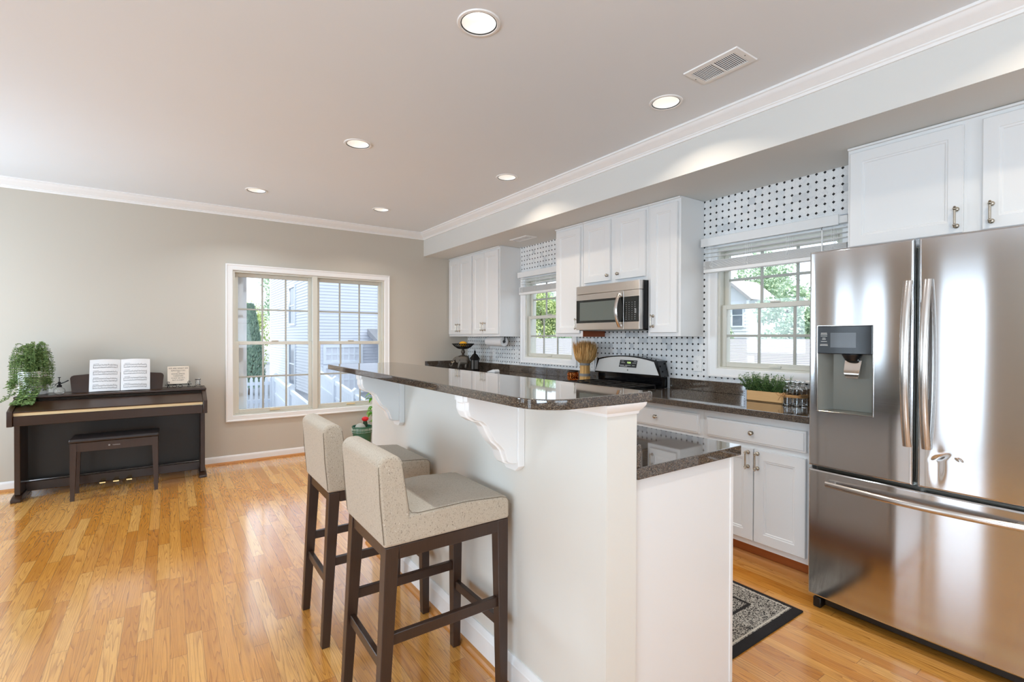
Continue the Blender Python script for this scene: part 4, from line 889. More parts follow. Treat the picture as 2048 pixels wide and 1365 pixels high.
plate(2.285, 1.120, 'white duplex outlet on the tile between the range and the near window', 'outlet')
plate(4.705, 1.118, 'white duplex outlet on the tile just left of the far window', 'outlet')
plate(5.200, 1.112, 'white switch plate on the tile below the corner cabinets', 'switch')
plate(3.445, 1.065, 'white switch plate on the tile behind the wheat sheaf', 'switch')

# ------------------------------------------------------------------ things on the kitchen counter
CT = 0.9141
# paper towel under the cabinet
pt = thing('paper_towel_roll', (3.20, 4.91, 1.272), 'white paper towel roll held under the far wall cabinet', 'paper towel')
b = B(); y0, y1, r = 4.735, 5.075, 0.055
b.lathe([(0.019, y0), (0.054, y0), (r, y0 + 0.002), (r, y1 - 0.002), (0.054, y1), (0.019, y1)], (3.20, 0, 1.272), 40, axis=1); bmesh.ops.delete(b.bm, geom=[f for f in b.bm.faces if len(f.verts) > 4], context='FACES_ONLY')
b.lathe([(0.019, y1), (0.019, y0)], (3.20, 0, 1.272), 24, axis=1); bmesh.ops.delete(b.bm, geom=[f for f in b.bm.faces if len(f.verts) > 4], context='FACES_ONLY'); b.done('roll', 'paper', pt)
b = B(); b.tube([(3.20, y0 - 0.012, 1.272), (3.20, y1 + 0.012, 1.272)], 0.006, 10); b.lathe([(0.0, -0.010), (0.012, -0.008), (0.016, 0.0), (0.016, 0.004)], (3.20, y0 - 0.008, 1.272), 16, axis=1)
for y in (y0 - 0.015, y1 + 0.012): b.box(3.193, 3.207, y - 0.002, y + 0.002, 1.272, 1.3318)
b.done('holder', 'black', pt)
# elephant pedestal bowl
EX, EY = 3.03, 5.42
el = thing('elephant_bowl', (EX, EY, CT), 'bronze elephant statue carrying a pierced metal bowl in the far corner', 'decorative bowl')
def skin_mesh(name, joints, edges, mat, parent, sub=2):
    me = bpy.data.meshes.new(name); base = BASE[parent.name]; me.from_pydata([Vector(j[:3]) - base for j in joints], edges, []); o = bpy.data.objects.new(name, me); COL.objects.link(o)
    md = o.modifiers.new('skin', 'SKIN'); 
    for i, j in enumerate(joints):
        sv = me.skin_vertices[0].data[i]; sv.radius = (j[3], j[4] if len(j) > 4 else j[3]); sv.use_root = (i == 0)
    ss = o.modifiers.new('sub', 'SUBSURF'); ss.levels = sub; ss.render_levels = sub
    dg = bpy.context.evaluated_depsgraph_get(); m2 = bpy.data.meshes.new_from_object(o.evaluated_get(dg)); o.modifiers.clear(); o.data = m2
    m2.materials.clear(); m2.materials.append(M[mat]); m2.polygons.foreach_set('use_smooth', [True] * len(m2.polygons)); o.parent = parent; BASE[o.name] = base
    return o
def EP(dx, dy): return (EX - 0.80 * dy * 0.86 + 0.60 * dx, EY + 0.60 * dy * 0.86 + 0.80 * dx)
def E(dx, dy, z, *r): return EP(dx, dy) + (CT + z,) + r     # dy>0 is towards the back wall = left in the picture
J = [E(0, -0.02, .125, .052, .056), E(0, -0.065, .12, .048, .052), E(0, 0.03, .13, .046, .05), E(0, 0.085, .145, .034, .036), E(0, 0.125, .12, .022), E(0, 0.140, .075, .014), E(0, 0.155, .045, .011), E(0, 0.180, .045, .009), E(0, 0.19, .075, .007),
     E(0.028, -0.07, .07, .022), E(0.028, -0.075, .012, .018), E(-0.028, -0.06, .07, .022), E(-0.028, -0.052, .012, .018), E(0.028, 0.03, .07, .02), E(0.028, 0.02, .012, .017), E(-0.028, 0.04, .07, .02), E(-0.028, 0.055, .012, .017), E(0, -0.115, .10, .008), E(0, -0.125, .05, .005)]
ED = [(0, 1), (0, 2), (2, 3), (3, 4), (4, 5), (5, 6), (6, 7), (7, 8), (1, 9), (9, 10), (1, 11), (11, 12), (2, 13), (13, 14), (2, 15), (15, 16), (1, 17), (17, 18)]
eb = skin_mesh('elephant', J, ED, 'bronze', el)
for sx in (-1, 1):
    b = B(); b.loft([[EP(sx * (0.036 + 0.006 * abs(math.sin(a))) + sx * t_, 0.065 + 0.032 * math.cos(a)) + (CT + 0.13 + 0.042 * math.sin(a),) for a in [2 * PI * k / 14 for k in range(14)]] for t_ in (0.0, 0.006)]); b.done('ear', 'bronze', eb)
    b = B(); b.tube([EP(sx * 0.018, 0.115) + (CT + 0.10,), EP(sx * 0.022, 0.145) + (CT + 0.085,), EP(sx * 0.02, 0.165) + (CT + 0.10,)], [0.006, 0.005, 0.002], 8); b.done('tusk', plain('ivory resin', S(190, 170, 140), 0.4), eb)
b = B(); b.loft([[EP(dx_, dy_) + (CT + z_,) for dx_, z_ in ((-0.058, 0.10), (-0.052, 0.15), (-0.03, 0.178), (0.03, 0.178), (0.052, 0.15), (0.058, 0.10), (0.054, 0.10), (0.048, 0.148), (0.028, 0.172), (-0.028, 0.172), (-0.048, 0.148), (-0.054, 0.10))] for dy_ in (-0.06, 0.02)]); b.done('saddle_blanket', 'bronze', eb)
b = B(); b.lathe([(0.03, 0.178), (0.018, 0.188), (0.012, 0.196), (0.026, 0.215), (0.027, 0.232), (0.014, 0.252), (0.018, 0.262)], (EX, EY - 0.015, CT), 18); b.done('pedestal', 'bronze', el)
b = B(); C0 = Vector((EX, EY - 0.015, CT))
for h in (0, 1):
    for k in range(26):
        a = 2 * PI * k / 26; pts = []
        for q in range(7):
            f = q / 6; rr_ = 0.03 + 0.105 * (f ** 0.8); zz = 0.262 + 0.062 * f ** 1.6; aa = a + (0.5 if h else -0.5) * f
            pts.append(C0 + Vector((rr_ * math.cos(aa), rr_ * math.sin(aa), zz)))
        b.tube(pts, 0.0032, 5, False)
b.tube([C0 + Vector((0.136 * math.cos(2 * PI * k / 40), 0.136 * math.sin(2 * PI * k / 40), 0.324)) for k in range(41)], 0.0055, 8, False)
b.tube([C0 + Vector((0.088 * math.cos(2 * PI * k / 40), 0.088 * math.sin(2 * PI * k / 40), 0.284)) for k in range(41)], 0.004, 8, False)
b.lathe([(0.0, 0.258), (0.04, 0.262), (0.043, 0.266), (0.0, 0.264)], C0, 24); b.done('bowl', 'iron', el)
b = B(); b.ball((EX, EY - 0.015, CT + 0.323), 0.045, 0.066, 0.034, 20, 12)
tag(b.done('fruit', 'fruit'), 'yellow orange fruit lying in the elephant bowl', 'fruit')
# lantern
LX, LY = 3.11, 5.25
la = thing('lantern', (LX, LY, CT), 'small black metal lantern beside the elephant bowl', 'lantern')
b = B(); w = 0.042
b.box(LX - w, LX + w, LY - w, LY + w, CT, CT + 0.014, 0.003, 1)
for sx in (-1, 1):
    for sy in (-1, 1): b.box(LX + sx * (w - 0.010) - 0.006, LX + sx * (w - 0.010) + 0.006, LY + sy * (w - 0.010) - 0.006, LY + sy * (w - 0.010) + 0.006, CT + 0.013, CT + 0.125, 0.001, 1)
b.box(LX - w, LX + w, LY - w, LY + w, CT + 0.124, CT + 0.140, 0.003, 1); b.done('frame', 'iron', la)
b = B(); s2_ = w + 0.006
b.loft([[(LX + a * q, LY + c_ * q, CT + z) for a, c_ in ((-1, -1), (1, -1), (1, 1), (-1, 1))] for q, z in ((s2_, 0.140), (s2_ * 0.9, 0.152), (s2_ * 0.5, 0.190), (0.010, 0.205), (0.008, 0.220))]); b.lathe([(0.012, 0.220), (0.014, 0.226), (0.004, 0.24), (0.0, 0.25)], (LX, LY, CT), 12)
b.tube([(LX, LY + 0.016 * math.cos(a), CT + 0.240 + 0.016 * math.sin(a)) for a in [2 * PI * k / 16 for k in range(17)]], 0.002, 6, False); b.done('roof', 'iron', la)
b = B(); b.box(LX - w + 0.012, LX + w - 0.012, LY - w + 0.012, LY + w - 0.012, CT + 0.014, CT + 0.124); b.done('glass_panes', plain('grey lantern glass', S(112, 110, 108), 0.15), la, smooth=False)
# small white dish whose corner shows over the bar
b = B(); b.prism([(4.90, CT), (4.72, CT), (4.72, CT + 0.020), (4.735, CT + 0.034), (4.76, CT + 0.036)], 0, 3.06, 3.13, 0.004, 2)
tag(b.done('white_dish', 'ceramic'), 'small white wedge shaped dish on the counter below the paper towel', 'dish')
# candle jar
cj = thing('candle_jar', (3.14, 3.475, CT), 'round amber candle jar on the counter left of the wheat sheaf', 'candle')
b = B(); b.lathe([(0.0, 0.001), (0.044, 0.001), (0.0505, 0.010), (0.0515, 0.065), (0.046, 0.080), (0.046, 0.086), (0.042, 0.086), (0.042, 0.080), (0.0475, 0.064), (0.0465, 0.013), (0.0, 0.008)], (3.14, 3.475, CT), 32); b.done('jar', 'amber', cj)
b = B(); b.lathe([(0.0, 0.009), (0.0462, 0.014), (0.0472, 0.058), (0.0, 0.058)], (3.14, 3.475, CT), 32); b.done('wax', 'wax', cj)
b = B()
for k in range(70):
    a = 2 * PI * k * 0.618; z = 0.012 + 0.055 * ((k * 0.37) % 1.0); b.ball((3.14 + 0.0508 * math.cos(a), 3.475 + 0.0508 * math.sin(a), CT + z), 0.0042, None, None, 6, 4)
b.done('bead_texture', 'wax', cj)
b = B(); b.lathe([(0.0485, 0.081), (0.049, 0.092), (0.0455, 0.094), (0.0462, 0.081)], (3.14, 3.475, CT), 32); b.done('lid_rim', 'amberlid', cj)
# wheat sheaf
WX, WY = 3.17, 3.346
wh = thing('wheat_sheaf', (WX, WY, CT), 'standing sheaf of dried wheat tied with two grey bands', 'wheat sheaf')
rs_ = random.Random(3); b = B(); e = B()
for k in range(640):
    a = rs_.random() * 2 * PI; rr_ = math.sqrt(rs_.random()); r0 = 0.046 * rr_; r1 = 0.046 * rr_
    top = 0.215 + rs_.random() * 0.02
    p0 = Vector((WX + r0 * math.cos(a) * 1.05, WY + r0 * math.sin(a) * 1.05, CT + 0.0005)); p1 = Vector((WX + r0 * math.cos(a) * .93, WY + r0 * math.sin(a) * .93, CT + 0.165))
    fl = 0.125 * rr_ * (0.75 + 0.3 * rs_.random()); hz = 0.385 - 0.11 * rr_ ** 2 * rs_.random() - 0.04 * rs_.random()
    p2 = Vector((WX + (r0 + fl * 0.35) * math.cos(a), WY + (r0 + fl * 0.35) * math.sin(a), CT + 0.205)); p3 = Vector((WX + (r0 * .8 + fl * 0.62) * math.cos(a), WY + (r0 * .8 + fl * 0.62) * math.sin(a), CT + min(hz, 0.37) - 0.02))
    b.tube([p0, p1, p2], 0.0028, 5)
    e.tube([p2, p2.lerp(p3, 0.3), p2.lerp(p3, 0.75), p3], [0.0018, 0.0050, 0.0046, 0.001], 5)
    d = (p3 - p2).normalized()
    for q in range(9):
        s_ = p2.lerp(p3, 0.2 + 0.09 * q); o_ = Vector((rs_.uniform(-1, 1), rs_.uniform(-1, 1), rs_.uniform(-0.3, 0.6))) * 0.35; e.tube([s_, s_ + (d + o_ * 0.5).normalized() * 0.045], [0.0009, 0.0003], 3)
b.done('stems', 'wheat', wh); e.done('ears', 'wheat', wh)
for z0, z1 in ((0.150, 0.184), (0.048, 0.074)):
    b = B(); b.lathe([(0.042, z0), (0.0490, z0), (0.0490, z1), (0.042, z1)], (WX, WY, CT), 32); b.done('band', 'greyband', wh)
# herb box
hb = thing('planter_box', (3.13, 1.63, CT), 'pale wooden planter box of small leafy greenery below the near window', 'planter')
PX0, PX1, PY0, PY1 = 3.087, 3.185, 1.507, 1.758
b = B(); b.box(PX0, PX0 + 0.008, PY0, PY1, CT, CT + 0.067, 0.001, 1); b.box(PX1 - 0.008, PX1, PY0, PY1, CT, CT + 0.067, 0.001, 1); b.box(PX0, PX1, PY0, PY0 + 0.008, CT, CT + 0.067, 0.001, 1); b.box(PX0, PX1, PY1 - 0.008, PY1, CT, CT + 0.067, 0.001, 1); b.box(PX0, PX1, PY0, PY1, CT, CT + 0.006); b.done('box', 'crate', hb)
b = B(); b.box(PX0 - 0.0015, PX0 + 0.012, PY1 - 0.020, PY1 + 0.0015, CT + 0.0005, CT + 0.068); z = B()
for k in range(4): z.lathe([(0.0, -0.001), (0.0025, -0.001), (0.0025, 0.0)], (PX0 - 0.0015, PY1 - 0.006, CT + 0.010 + k * 0.016), 8, axis=0)
st_ = b.done('corner_strap', 'zinc', hb); z.done('rivets', 'black', st_)
B().box(PX0 + 0.008, PX1 - 0.008, PY0 + 0.008, PY1 - 0.008, CT + 0.006, CT + 0.055).done('soil', 'soil', hb)
b = B(); rs_ = random.Random(5)
for k in range(230):
    p = Vector((rs_.uniform(PX0 + 0.01, PX1 - 0.01), rs_.uniform(PY0 + 0.008, PY1 - 0.008), CT + 0.05)); ox = (p.x - 3.135) * 0.8 + rs_.uniform(-.03, .03); oy = (p.y - 1.632) * 0.28 + rs_.uniform(-.03, .03); ht = rs_.uniform(0.05, 0.125)
    n = 9; pts = [p + Vector((ox * (q / n) ** 1.5, oy * (q / n) ** 1.5, ht * q / n)) for q in range(n + 1)]
    b.tube(pts, 0.0007, 3, False)
    for q in range(2, n + 1):
        for h in (0, 1, 2):
            d = Vector((rs_.uniform(-1, 1), rs_.uniform(-1, 1), rs_.uniform(-0.1, 0.7)))
            if pts[q].y < 1.515 or (pts[q].y < 1.535 and d.y < 0): continue
            b.leaf(pts[q], d, (rs_.uniform(-.5, .5), rs_.uniform(-.5, .5), 1), rs_.uniform(0.008, 0.014), 0.0034)
b.done('greenery', 'leaf_box', hb, smooth=False, fix=False)
# glass bottles tied together with twine
def bottle(x, y, label):
    b = B(); b.lathe([(0.0, 0.002), (0.021, 0.0), (0.0255, 0.003), (0.026, 0.006), (0.026, 0.098), (0.022, 0.110), (0.0125, 0.118), (0.012, 0.142), (0.0155, 0.145), (0.0155, 0.150), (0.0105, 0.150), (0.0095, 0.119), (0.020, 0.107), (0.0235, 0.097), (0.0235, 0.010), (0.0, 0.007)], (x, y, CT), 28)
    return tag(b.done('glass_bottle', 'glass'), label, 'bottle', 'glass bottles tied with twine')
BT = [(3.060, 1.470), (3.063, 1.416), (3.113, 1.462), (3.115, 1.408)]
for p, l in zip(BT, ('clear glass bottle at the front beside the planter box, left of the tied four', 'clear glass bottle at the front nearest the refrigerator', 'clear glass bottle behind, on the planter box side of the tied four', 'clear glass bottle behind, on the refrigerator side of the tied four')): bottle(*p, l)
tw = thing('twine', (3.088, 1.439, CT + 0.055), 'jute twine bow wrapped around the glass bottles', 'twine'); b = B(); R_ = 0.0285
hull = []
for cx, cy, a0 in ((3.063, 1.416, 180), (3.060, 1.470, 90), (3.113, 1.462, 0), (3.115, 1.408, 270)):
    for k in range(7): 
        a = math.radians(a0 + 90 - 15 * k - 0) if False else None
cs = sorted(BT, key=lambda p: math.atan2(p[1] - 1.439, p[0] - 3.088))
for i, (cx, cy) in enumerate(cs):
    px, py = cs[i - 1]; nx, ny = cs[(i + 1) % 4]; a_in = math.atan2(-(cx - px), (cy - py)); a_in = math.atan2(cy - py, cx - px) - PI / 2; a_out = math.atan2(ny - cy, nx - cx) - PI / 2; d = (a_out - a_in) % (2 * PI)
    hull += [(cx + R_ * math.cos(a_in + d * k / 6), cy + R_ * math.sin(a_in + d * k / 6)) for k in range(7)]
hull.append(hull[0])
for q in range(4): b.tube([(x, y, CT + 0.052 + q * 0.0046 + 0.002 * math.sin(i * 0.7 + q)) for i, (x, y) in enumerate(hull)], 0.0026, 6, False)
b.done('wrap', 'twine', tw)
b = B(); b.ball((3.030, 1.488, CT + 0.062), 0.007, 0.008, 0.007, 10, 8)
for s_ in (-1, 1): b.tube([(3.030, 1.488, CT + 0.062), (3.022, 1.488 + s_ * 0.016, CT + 0.078), (3.018, 1.488 + s_ * 0.028, CT + 0.070), (3.024, 1.488 + s_ * 0.016, CT + 0.058), (3.030, 1.488, CT + 0.062)], 0.0022, 6); b.tube([(3.030, 1.488, CT + 0.062), (3.022, 1.488 + s_ * 0.01, CT + 0.045), (3.020, 1.488 + s_ * 0.016, CT + 0.030)], 0.002, 6)
b.done('bow', 'twine', tw)

# ------------------------------------------------------------------ rug
b = B(); b.box(1.87, 2.497, 1.117, 2.62, 0.0003, 0.009, 0.003, 2); tag(b.done('kitchen_rug', 'rug'), 'black and cream patterned kitchen rug with black border', 'rug')

# ------------------------------------------------------------------ digital piano
pn = thing('digital_piano', (-0.37, 5.55, 0), 'dark rosewood digital piano with closed key cover against the back wall', 'piano')
x0, x1, yf, yb = -1.023, 0.285, 5.275, 5.79
SIDE = [(yf, 0.62), (yf, 0.738), (yf + 0.205, 0.812), (yb, 0.812), (yb, 0.62)]
for xa, xb in ((x0, x0 + 0.034), (x1 - 0.034, x1)):
    b = B(); b.prism(SIDE, 0, xa, xb, 0.003, 1); b.done('end_cheek', 'piano', pn)
B().box(x0 + 0.034, x1 - 0.034, yf + 0.012, yb, 0.622, 0.699, 0.003, 1).done('key_bed', 'piano', pn)
b = B(); b.prism([(yf + 0.020, 0.699), (yf + 0.020, 0.724), (yf + 0.035, 0.7235), (yf + 0.035, 0.699)], 0, x0 + 0.035, x1 - 0.035, 0.001, 1); b.done('gold_strip', 'brass', pn)
b = B(); b.prism([(yf + 0.012, 0.7245), (yf + 0.010, 0.734), (yf + 0.196, 0.790), (yf + 0.210, 0.784), (yf + 0.216, 0.7245)], 0, x0 + 0.035, x1 - 0.035, 0.003, 2); b.done('key_cover', 'piano', pn)
B().box(x0 + 0.034, x1 - 0.034, yf + 0.212, yf + 0.232, 0.70, 0.8115).done('groove_dark_strip', 'blackgloss', pn)  # black strip stands in for the dark groove under the top
B().box(x0 - 0.004, x1 + 0.004, yf + 0.225, yb + 0.005, 0.8125, 0.832, 0.005, 2).done('top', 'piano', pn)
B().box(x0 + 0.034, x1 - 0.034, yf + 0.24, yb, 0.70, 0.812).done('rear_case', 'piano', pn)
for xa, xb in ((x0 + 0.006, x0 + 0.042), (x1 - 0.046, x1 - 0.010)):
    B().box(xa, xb, 5.470, yb - 0.01, 0.045, 0.6215, 0.003, 1).done('side_panel', 'piano', pn)
    b = B(); b.prism([(5.405, 0.0), (5.405, 0.022), (5.435, 0.034), (5.49, 0.046), (yb, 0.046), (yb, 0.0)], 0, xa - 0.012, xb + 0.012, 0.003, 1); b.done('foot', 'piano', pn)
B().box(x0 + 0.042, x1 - 0.046, 5.730, 5.745, 0.10, 0.6215).done('back_panel', 'pianoback', pn)
lr = B().box(x0 + 0.042, x1 - 0.046, 5.640, 5.672, 0.030, 0.105, 0.002, 1).done('pedal_rail', 'piano', pn)
for xp_ in (-0.480, -0.388, -0.296):
    b = B(); b.loft([[(xp_ - 0.014, 5.64, 0.052), (xp_ + 0.014, 5.64, 0.052), (xp_ + 0.014, 5.64, 0.060), (xp_ - 0.014, 5.64, 0.060)], [(xp_ - 0.017, 5.58, 0.050), (xp_ + 0.017, 5.58, 0.050), (xp_ + 0.017, 5.58, 0.058), (xp_ - 0.017, 5.58, 0.058)], [(xp_ - 0.024, 5.552, 0.046), (xp_ + 0.024, 5.552, 0.046), (xp_ + 0.024, 5.552, 0.056), (xp_ - 0.024, 5.552, 0.056)], [(xp_ - 0.020, 5.535, 0.040), (xp_ + 0.020, 5.535, 0.040), (xp_ + 0.020, 5.537, 0.050), (xp_ - 0.020, 5.537, 0.050)]]); b.done('pedal', 'goldpedal', pn)
mr = [(-0.690, 0.8325), (-0.055, 0.8325), (-0.043, 0.955), (-0.050, 0.972), (-0.066, 0.980), (-0.19, 0.990), (-0.37, 0.995), (-0.56, 0.990), (-0.68, 0.980), (-0.697, 0.972), (-0.704, 0.955)]
b = B(); b.loft([[(x, 5.625 + (z - 0.83) * 0.25 + d, z) for x, z in mr] for d in (0.0, 0.012)]); b.done('music_rest', 'piano', pn, ang=30)
# open sheet music
sm = thing('sheet_music', (-0.36, 5.59, 0.8325), 'open sheet music book standing on the piano music rest', 'music book')
def page(sx, n=14):
    rings = []
    for k in range(n + 1):
        f = k / n; x = -0.361 + sx * (0.002 + 0.212 * f); dy = -0.014 * math.sin(f * PI * 0.9) - 0.004
        rings.append((x, dy, f))
    return rings
def page_pt(x, dy, f, h): 
    zt = 0.836 + 0.275 * h + 0.006 * math.sin(f * PI) * (0.5 + 0.5 * h); return Vector((x, 5.607 + 0.25 * 0.275 * h + dy, zt))
for sx in (-1, 1):
    b = B(); R = page(sx)
    for (xa, da, fa), (xb, db, fb_) in zip(R, R[1:]):
        A = page_pt(xa, da, fa, 0), page_pt(xb, db, fb_, 0), page_pt(xb, db, fb_, 1), page_pt(xa, da, fa, 1); off_ = Vector((0, 0.004, 0))
        b.quad(*A); b.quad(*[p + off_ for p in A[::-1]])
    A = [page_pt(*R[-1], h) for h in (0, 1)]; b.quad(A[0], A[0] + off_, A[1] + off_, A[1]); bmesh.ops.remove_doubles(b.bm, verts=b.bm.verts, dist=1e-5)
    po = b.done('page', 'paper', sm)
    b = B(); rs_ = random.Random(11 + sx)
    def strip(f0, f1, h, t_=0.0012, n=8):
        P_ = []
        for k in range(n + 1):
            f = f0 + (f1 - f0) * k / n; x = -0.361 + sx * (0.002 + 0.212 * f); dy = -0.014 * math.sin(f * PI * 0.9) - 0.0048; P_.append((x, dy, f))
        for a, c_ in zip(P_, P_[1:]): b.quad(page_pt(*a, h), page_pt(*c_, h), page_pt(*c_, h + t_ / 0.275), page_pt(*a, h + t_ / 0.275))
    for st in range(4):
        hc = 0.80 - st * 0.215
        for sub in (0.0, -0.075):
            for ln in range(5): strip(0.1, 0.88, hc + sub + ln * 0.0065, 0.0004)
            f = 0.14
            while f < 0.86:
                hh = hc + sub + rs_.uniform(-0.004, 0.028); strip(f, f + 0.018, hh, 0.0022, 1); strip(f + 0.014, f + 0.018, hh, 0.010, 1); f += rs_.uniform(0.026, 0.05)
        strip(0.1, 0.108, hc - 0.075, 0.0285, 1); strip(0.872, 0.88, hc - 0.075, 0.0285, 1); strip(0.12 if sx > 0 else 0.7, 0.3 if sx > 0 else 0.88, hc + 0.055, 0.002, 2)
    b.done('notation', 'greyink', po, smooth=False)
# plaque on a wire easel
ea = thing('wire_easel', (0.07, 5.655, 0.8325), 'black scrolled wire easel holding the quote plaque on the piano', 'easel')
b = B(); TP = 0.8325
b.tube([(-0.035, 5.640, TP + 0.030), (0.02, 5.640, TP + 0.028), (0.07, 5.640, TP + 0.034), (0.12, 5.640, TP + 0.034), (0.175, 5.640, TP + 0.032)], 0.003, 8)
for sx in (-0.012, 0.150):
    pts = [(sx, 5.640, TP + 0.0032), (sx - 0.006, 5.640, TP + 0.012), (sx + 0.004, 5.640, TP + 0.03), (sx - 0.006, 5.640, TP + 0.05), (sx + 0.002, 5.640, TP + 0.062), (sx + 0.012, 5.640, TP + 0.058), (sx + 0.011, 5.640, TP + 0.047), (sx + 0.004, 5.640, TP + 0.048)]; b.tube(pts, 0.0028, 6)
    b.tube([(sx + 0.010, 5.640, TP + 0.0032), (sx + 0.012, 5.640, TP + 0.014), (sx + 0.002, 5.640, TP + 0.03)], 0.0028, 6); b.tube([(sx, 5.640, TP + 0.03), (sx, 5.70, TP + 0.03), (sx, 5.725, TP + 0.0032)], 0.0026, 6)
for cx in (0.040, 0.085): b.tube([(cx + 0.016 * math.cos(a), 5.640, TP + 0.016 + 0.0125 * math.sin(a)) for a in [PI * 0.75 - 2 * PI * 0.9 * k / 16 for k in range(17)]], 0.0026, 6)
b.tube([(0.07, 5.70, TP + 0.03), (0.07, 5.725, TP + 0.12)], 0.0026, 6); b.tube([(-0.012, 5.70, TP + 0.03), (0.15, 5.70, TP + 0.03)], 0.0026, 6); b.done('frame', 'iron', ea)
pq = thing('quote_plaque', (0.07, 5.67, TP + 0.036), 'square cream stone plaque with printed quote in capitals on the piano', 'plaque')
ux = Vector((1, 0, 0)); uz = Vector((0, 0.14, 0.99)).normalized()
b = B(); o0 = Vector((0.07, 5.652, TP + 0.0365))
b.loft([[o0 + ux * a + uz * c_ + Vector((0, d, 0)) for a, c_ in ((-0.085, 0), (0.085, 0), (0.085, 0.168), (-0.085, 0.168))] for d in (0.0, 0.010)]); bmesh.ops.bevel(b.bm, geom=list(b.bm.edges), offset=0.0015, segments=1, affect='EDGES')
b.done('tile', paint('cream travertine', S(222, 206, 186), 0.7, 0.3), pq)
LN = [('WE ARE WHAT WE', 0.0175, 0.143), ('REPEATEDLY DO.', 0.0150, 0.122), ('EXCELLENCE,', 0.0175, 0.090), ('THEREFORE,', 0.0150, 0.071), ('IS NOT AN ACT,', 0.0150, 0.051), ('BUT A HABIT.', 0.0155, 0.031)]
for tx, sz, h in LN: text_mesh('lettering', tx, sz, 'ink', pq, o0 + uz * h + Vector((0, -0.0004, 0)), ux, uz, 0.0002)
b = B(); b.loft([[o0 + ux * a + uz * c_ + Vector((0, -d, 0)) for a, c_ in ((-0.012, 0.111), (0.012, 0.111), (0.008, 0.114), (-0.008, 0.114))] for d in (0.0002, 0.0007)]); b.done('flourish', 'ink', pq)
# little glass and wire votive
vt = thing('votive_holder', (0.235, 5.60, TP), 'small clear glass votive in curled wire at the right end of the piano', 'votive holder')
b = B(); b.lathe([(0.0, 0.026), (0.016, 0.027), (0.019, 0.034), (0.022, 0.085), (0.0205, 0.085), (0.0175, 0.036), (0.0, 0.031)], (0.225, 5.60, TP), 24); b.done('cup', 'glass', vt)
b = B(); b.tube([(0.225 + 0.0235 * math.cos(2 * PI * k / 24), 5.60 + 0.0235 * math.sin(2 * PI * k / 24), TP + 0.076) for k in range(25)], 0.0018, 6, False)
b.tube([(0.225 + 0.0205 * math.cos(2 * PI * k / 24), 5.60 + 0.0205 * math.sin(2 * PI * k / 24), TP + 0.024) for k in range(25)], 0.0018, 6, False)
for k in range(4):
    a = 2 * PI * k / 4 + 0.5; c_, s_ = math.cos(a), math.sin(a); b.tube([(0.225 + c_ * q, 5.60 + s_ * q, TP + z) for q, z in ((0.0235, 0.076), (0.021, 0.024), (0.032, 0.008), (0.045, 0.002), (0.052, 0.008), (0.046, 0.014))], 0.0018, 6)
b.done('wire_frame', 'iron', vt)
# glass plant mister
ms = thing('plant_mister', (-0.765, 5.60, TP), 'clear glass plant mister with bronze pump beside the trailing plant', 'plant mister')
b = B(); b.lathe([(0.0, 0.001), (0.026, 0.001), (0.036, 0.012), (0.039, 0.026), (0.034, 0.042), (0.018, 0.054), (0.014, 0.060), (0.012, 0.060), (0.016, 0.052), (0.032, 0.040), (0.0365, 0.026), (0.033, 0.012), (0.0, 0.004)], (-0.765, 5.60, TP), 28); b.done('bottle', 'glass', ms)
b = B(); b.lathe([(0.016, 0.056), (0.017, 0.072), (0.009, 0.076), (0.007, 0.090), (0.010, 0.092), (0.010, 0.100), (0.003, 0.102), (0.003, 0.135), (0.010, 0.137), (0.010, 0.141), (0.0, 0.142)], (-0.765, 5.60, TP), 16)
b.tube([(-0.765, 5.60, TP + 0.082), (-0.735, 5.595, TP + 0.095), (-0.705, 5.590, TP + 0.112)], [0.005, 0.0035, 0.0045], 8); b.tube([(-0.765, 5.60, TP + 0.09), (-0.785, 5.60, TP + 0.085), (-0.792, 5.60, TP + 0.07)], 0.003, 6); b.done('pump', 'iron', ms)
# trailing plant
tp = thing('trailing_plant', (-0.90, 5.66, TP), 'trailing variegated plant in a tall white pot on the piano', 'potted plant')
b = B(); b.lathe([(0.0, 0.0), (0.088, 0.0), (0.092, 0.004), (0.098, 0.192), (0.097, 0.197), (0.090, 0.197), (0.087, 0.17), (0.0, 0.165)], (-0.935, 5.665, TP), 36); po = b.done('pot', 'ceramic', tp)
b = B()
for k in range(16):
    a0 = -PI / 2 - 0.35 + 1.5 * k / 16; a1 = a0 + 1.5 / 16; q = [(-0.935 + 0.0985 * math.cos(a), 5.665 + 0.0985 * math.sin(a), TP + z) for a, z in ((a0, 0.090), (a1, 0.090), (a1, 0.150), (a0, 0.150))]; b.quad(*q)
b.done('label_band', 'greenband', po)
b = B(); rs_ = random.Random(21)
def strand(pts, n, s0=0.012):
    pts = [Vector(p) for p in pts]; fine = []
    for i in range(n + 1):
        f = i / n * (len(pts) - 1); k = min(int(f), len(pts) - 2); t_ = f - k
        p0, p1, p2, p3 = pts[max(k - 1, 0)], pts[k], pts[k + 1], pts[min(k + 2, len(pts) - 1)]
        fine.append(0.5 * ((2 * p1) + (p2 - p0) * t_ + (2 * p0 - 5 * p1 + 4 * p2 - p3) * t_ ** 2 + (3 * p1 - 3 * p2 + p3 - p0) * t_ ** 3))
    b.tube(fine, 0.0010, 4, False)
    for i, p in enumerate(fine[1:]):
        a = rs_.uniform(0, 2 * PI)
        for h in (0, PI):
            d = Vector((math.cos(a + h), math.sin(a + h) * 0.8, rs_.uniform(-0.35, 0.45))); b.leaf(p, d, (rs_.uniform(-.4, .4), -0.5, 0.8), rs_.uniform(0.8, 1.3) * s0 * 1.35, s0 * 0.5)
PC = Vector((-0.935, 5.655, TP + 0.19))
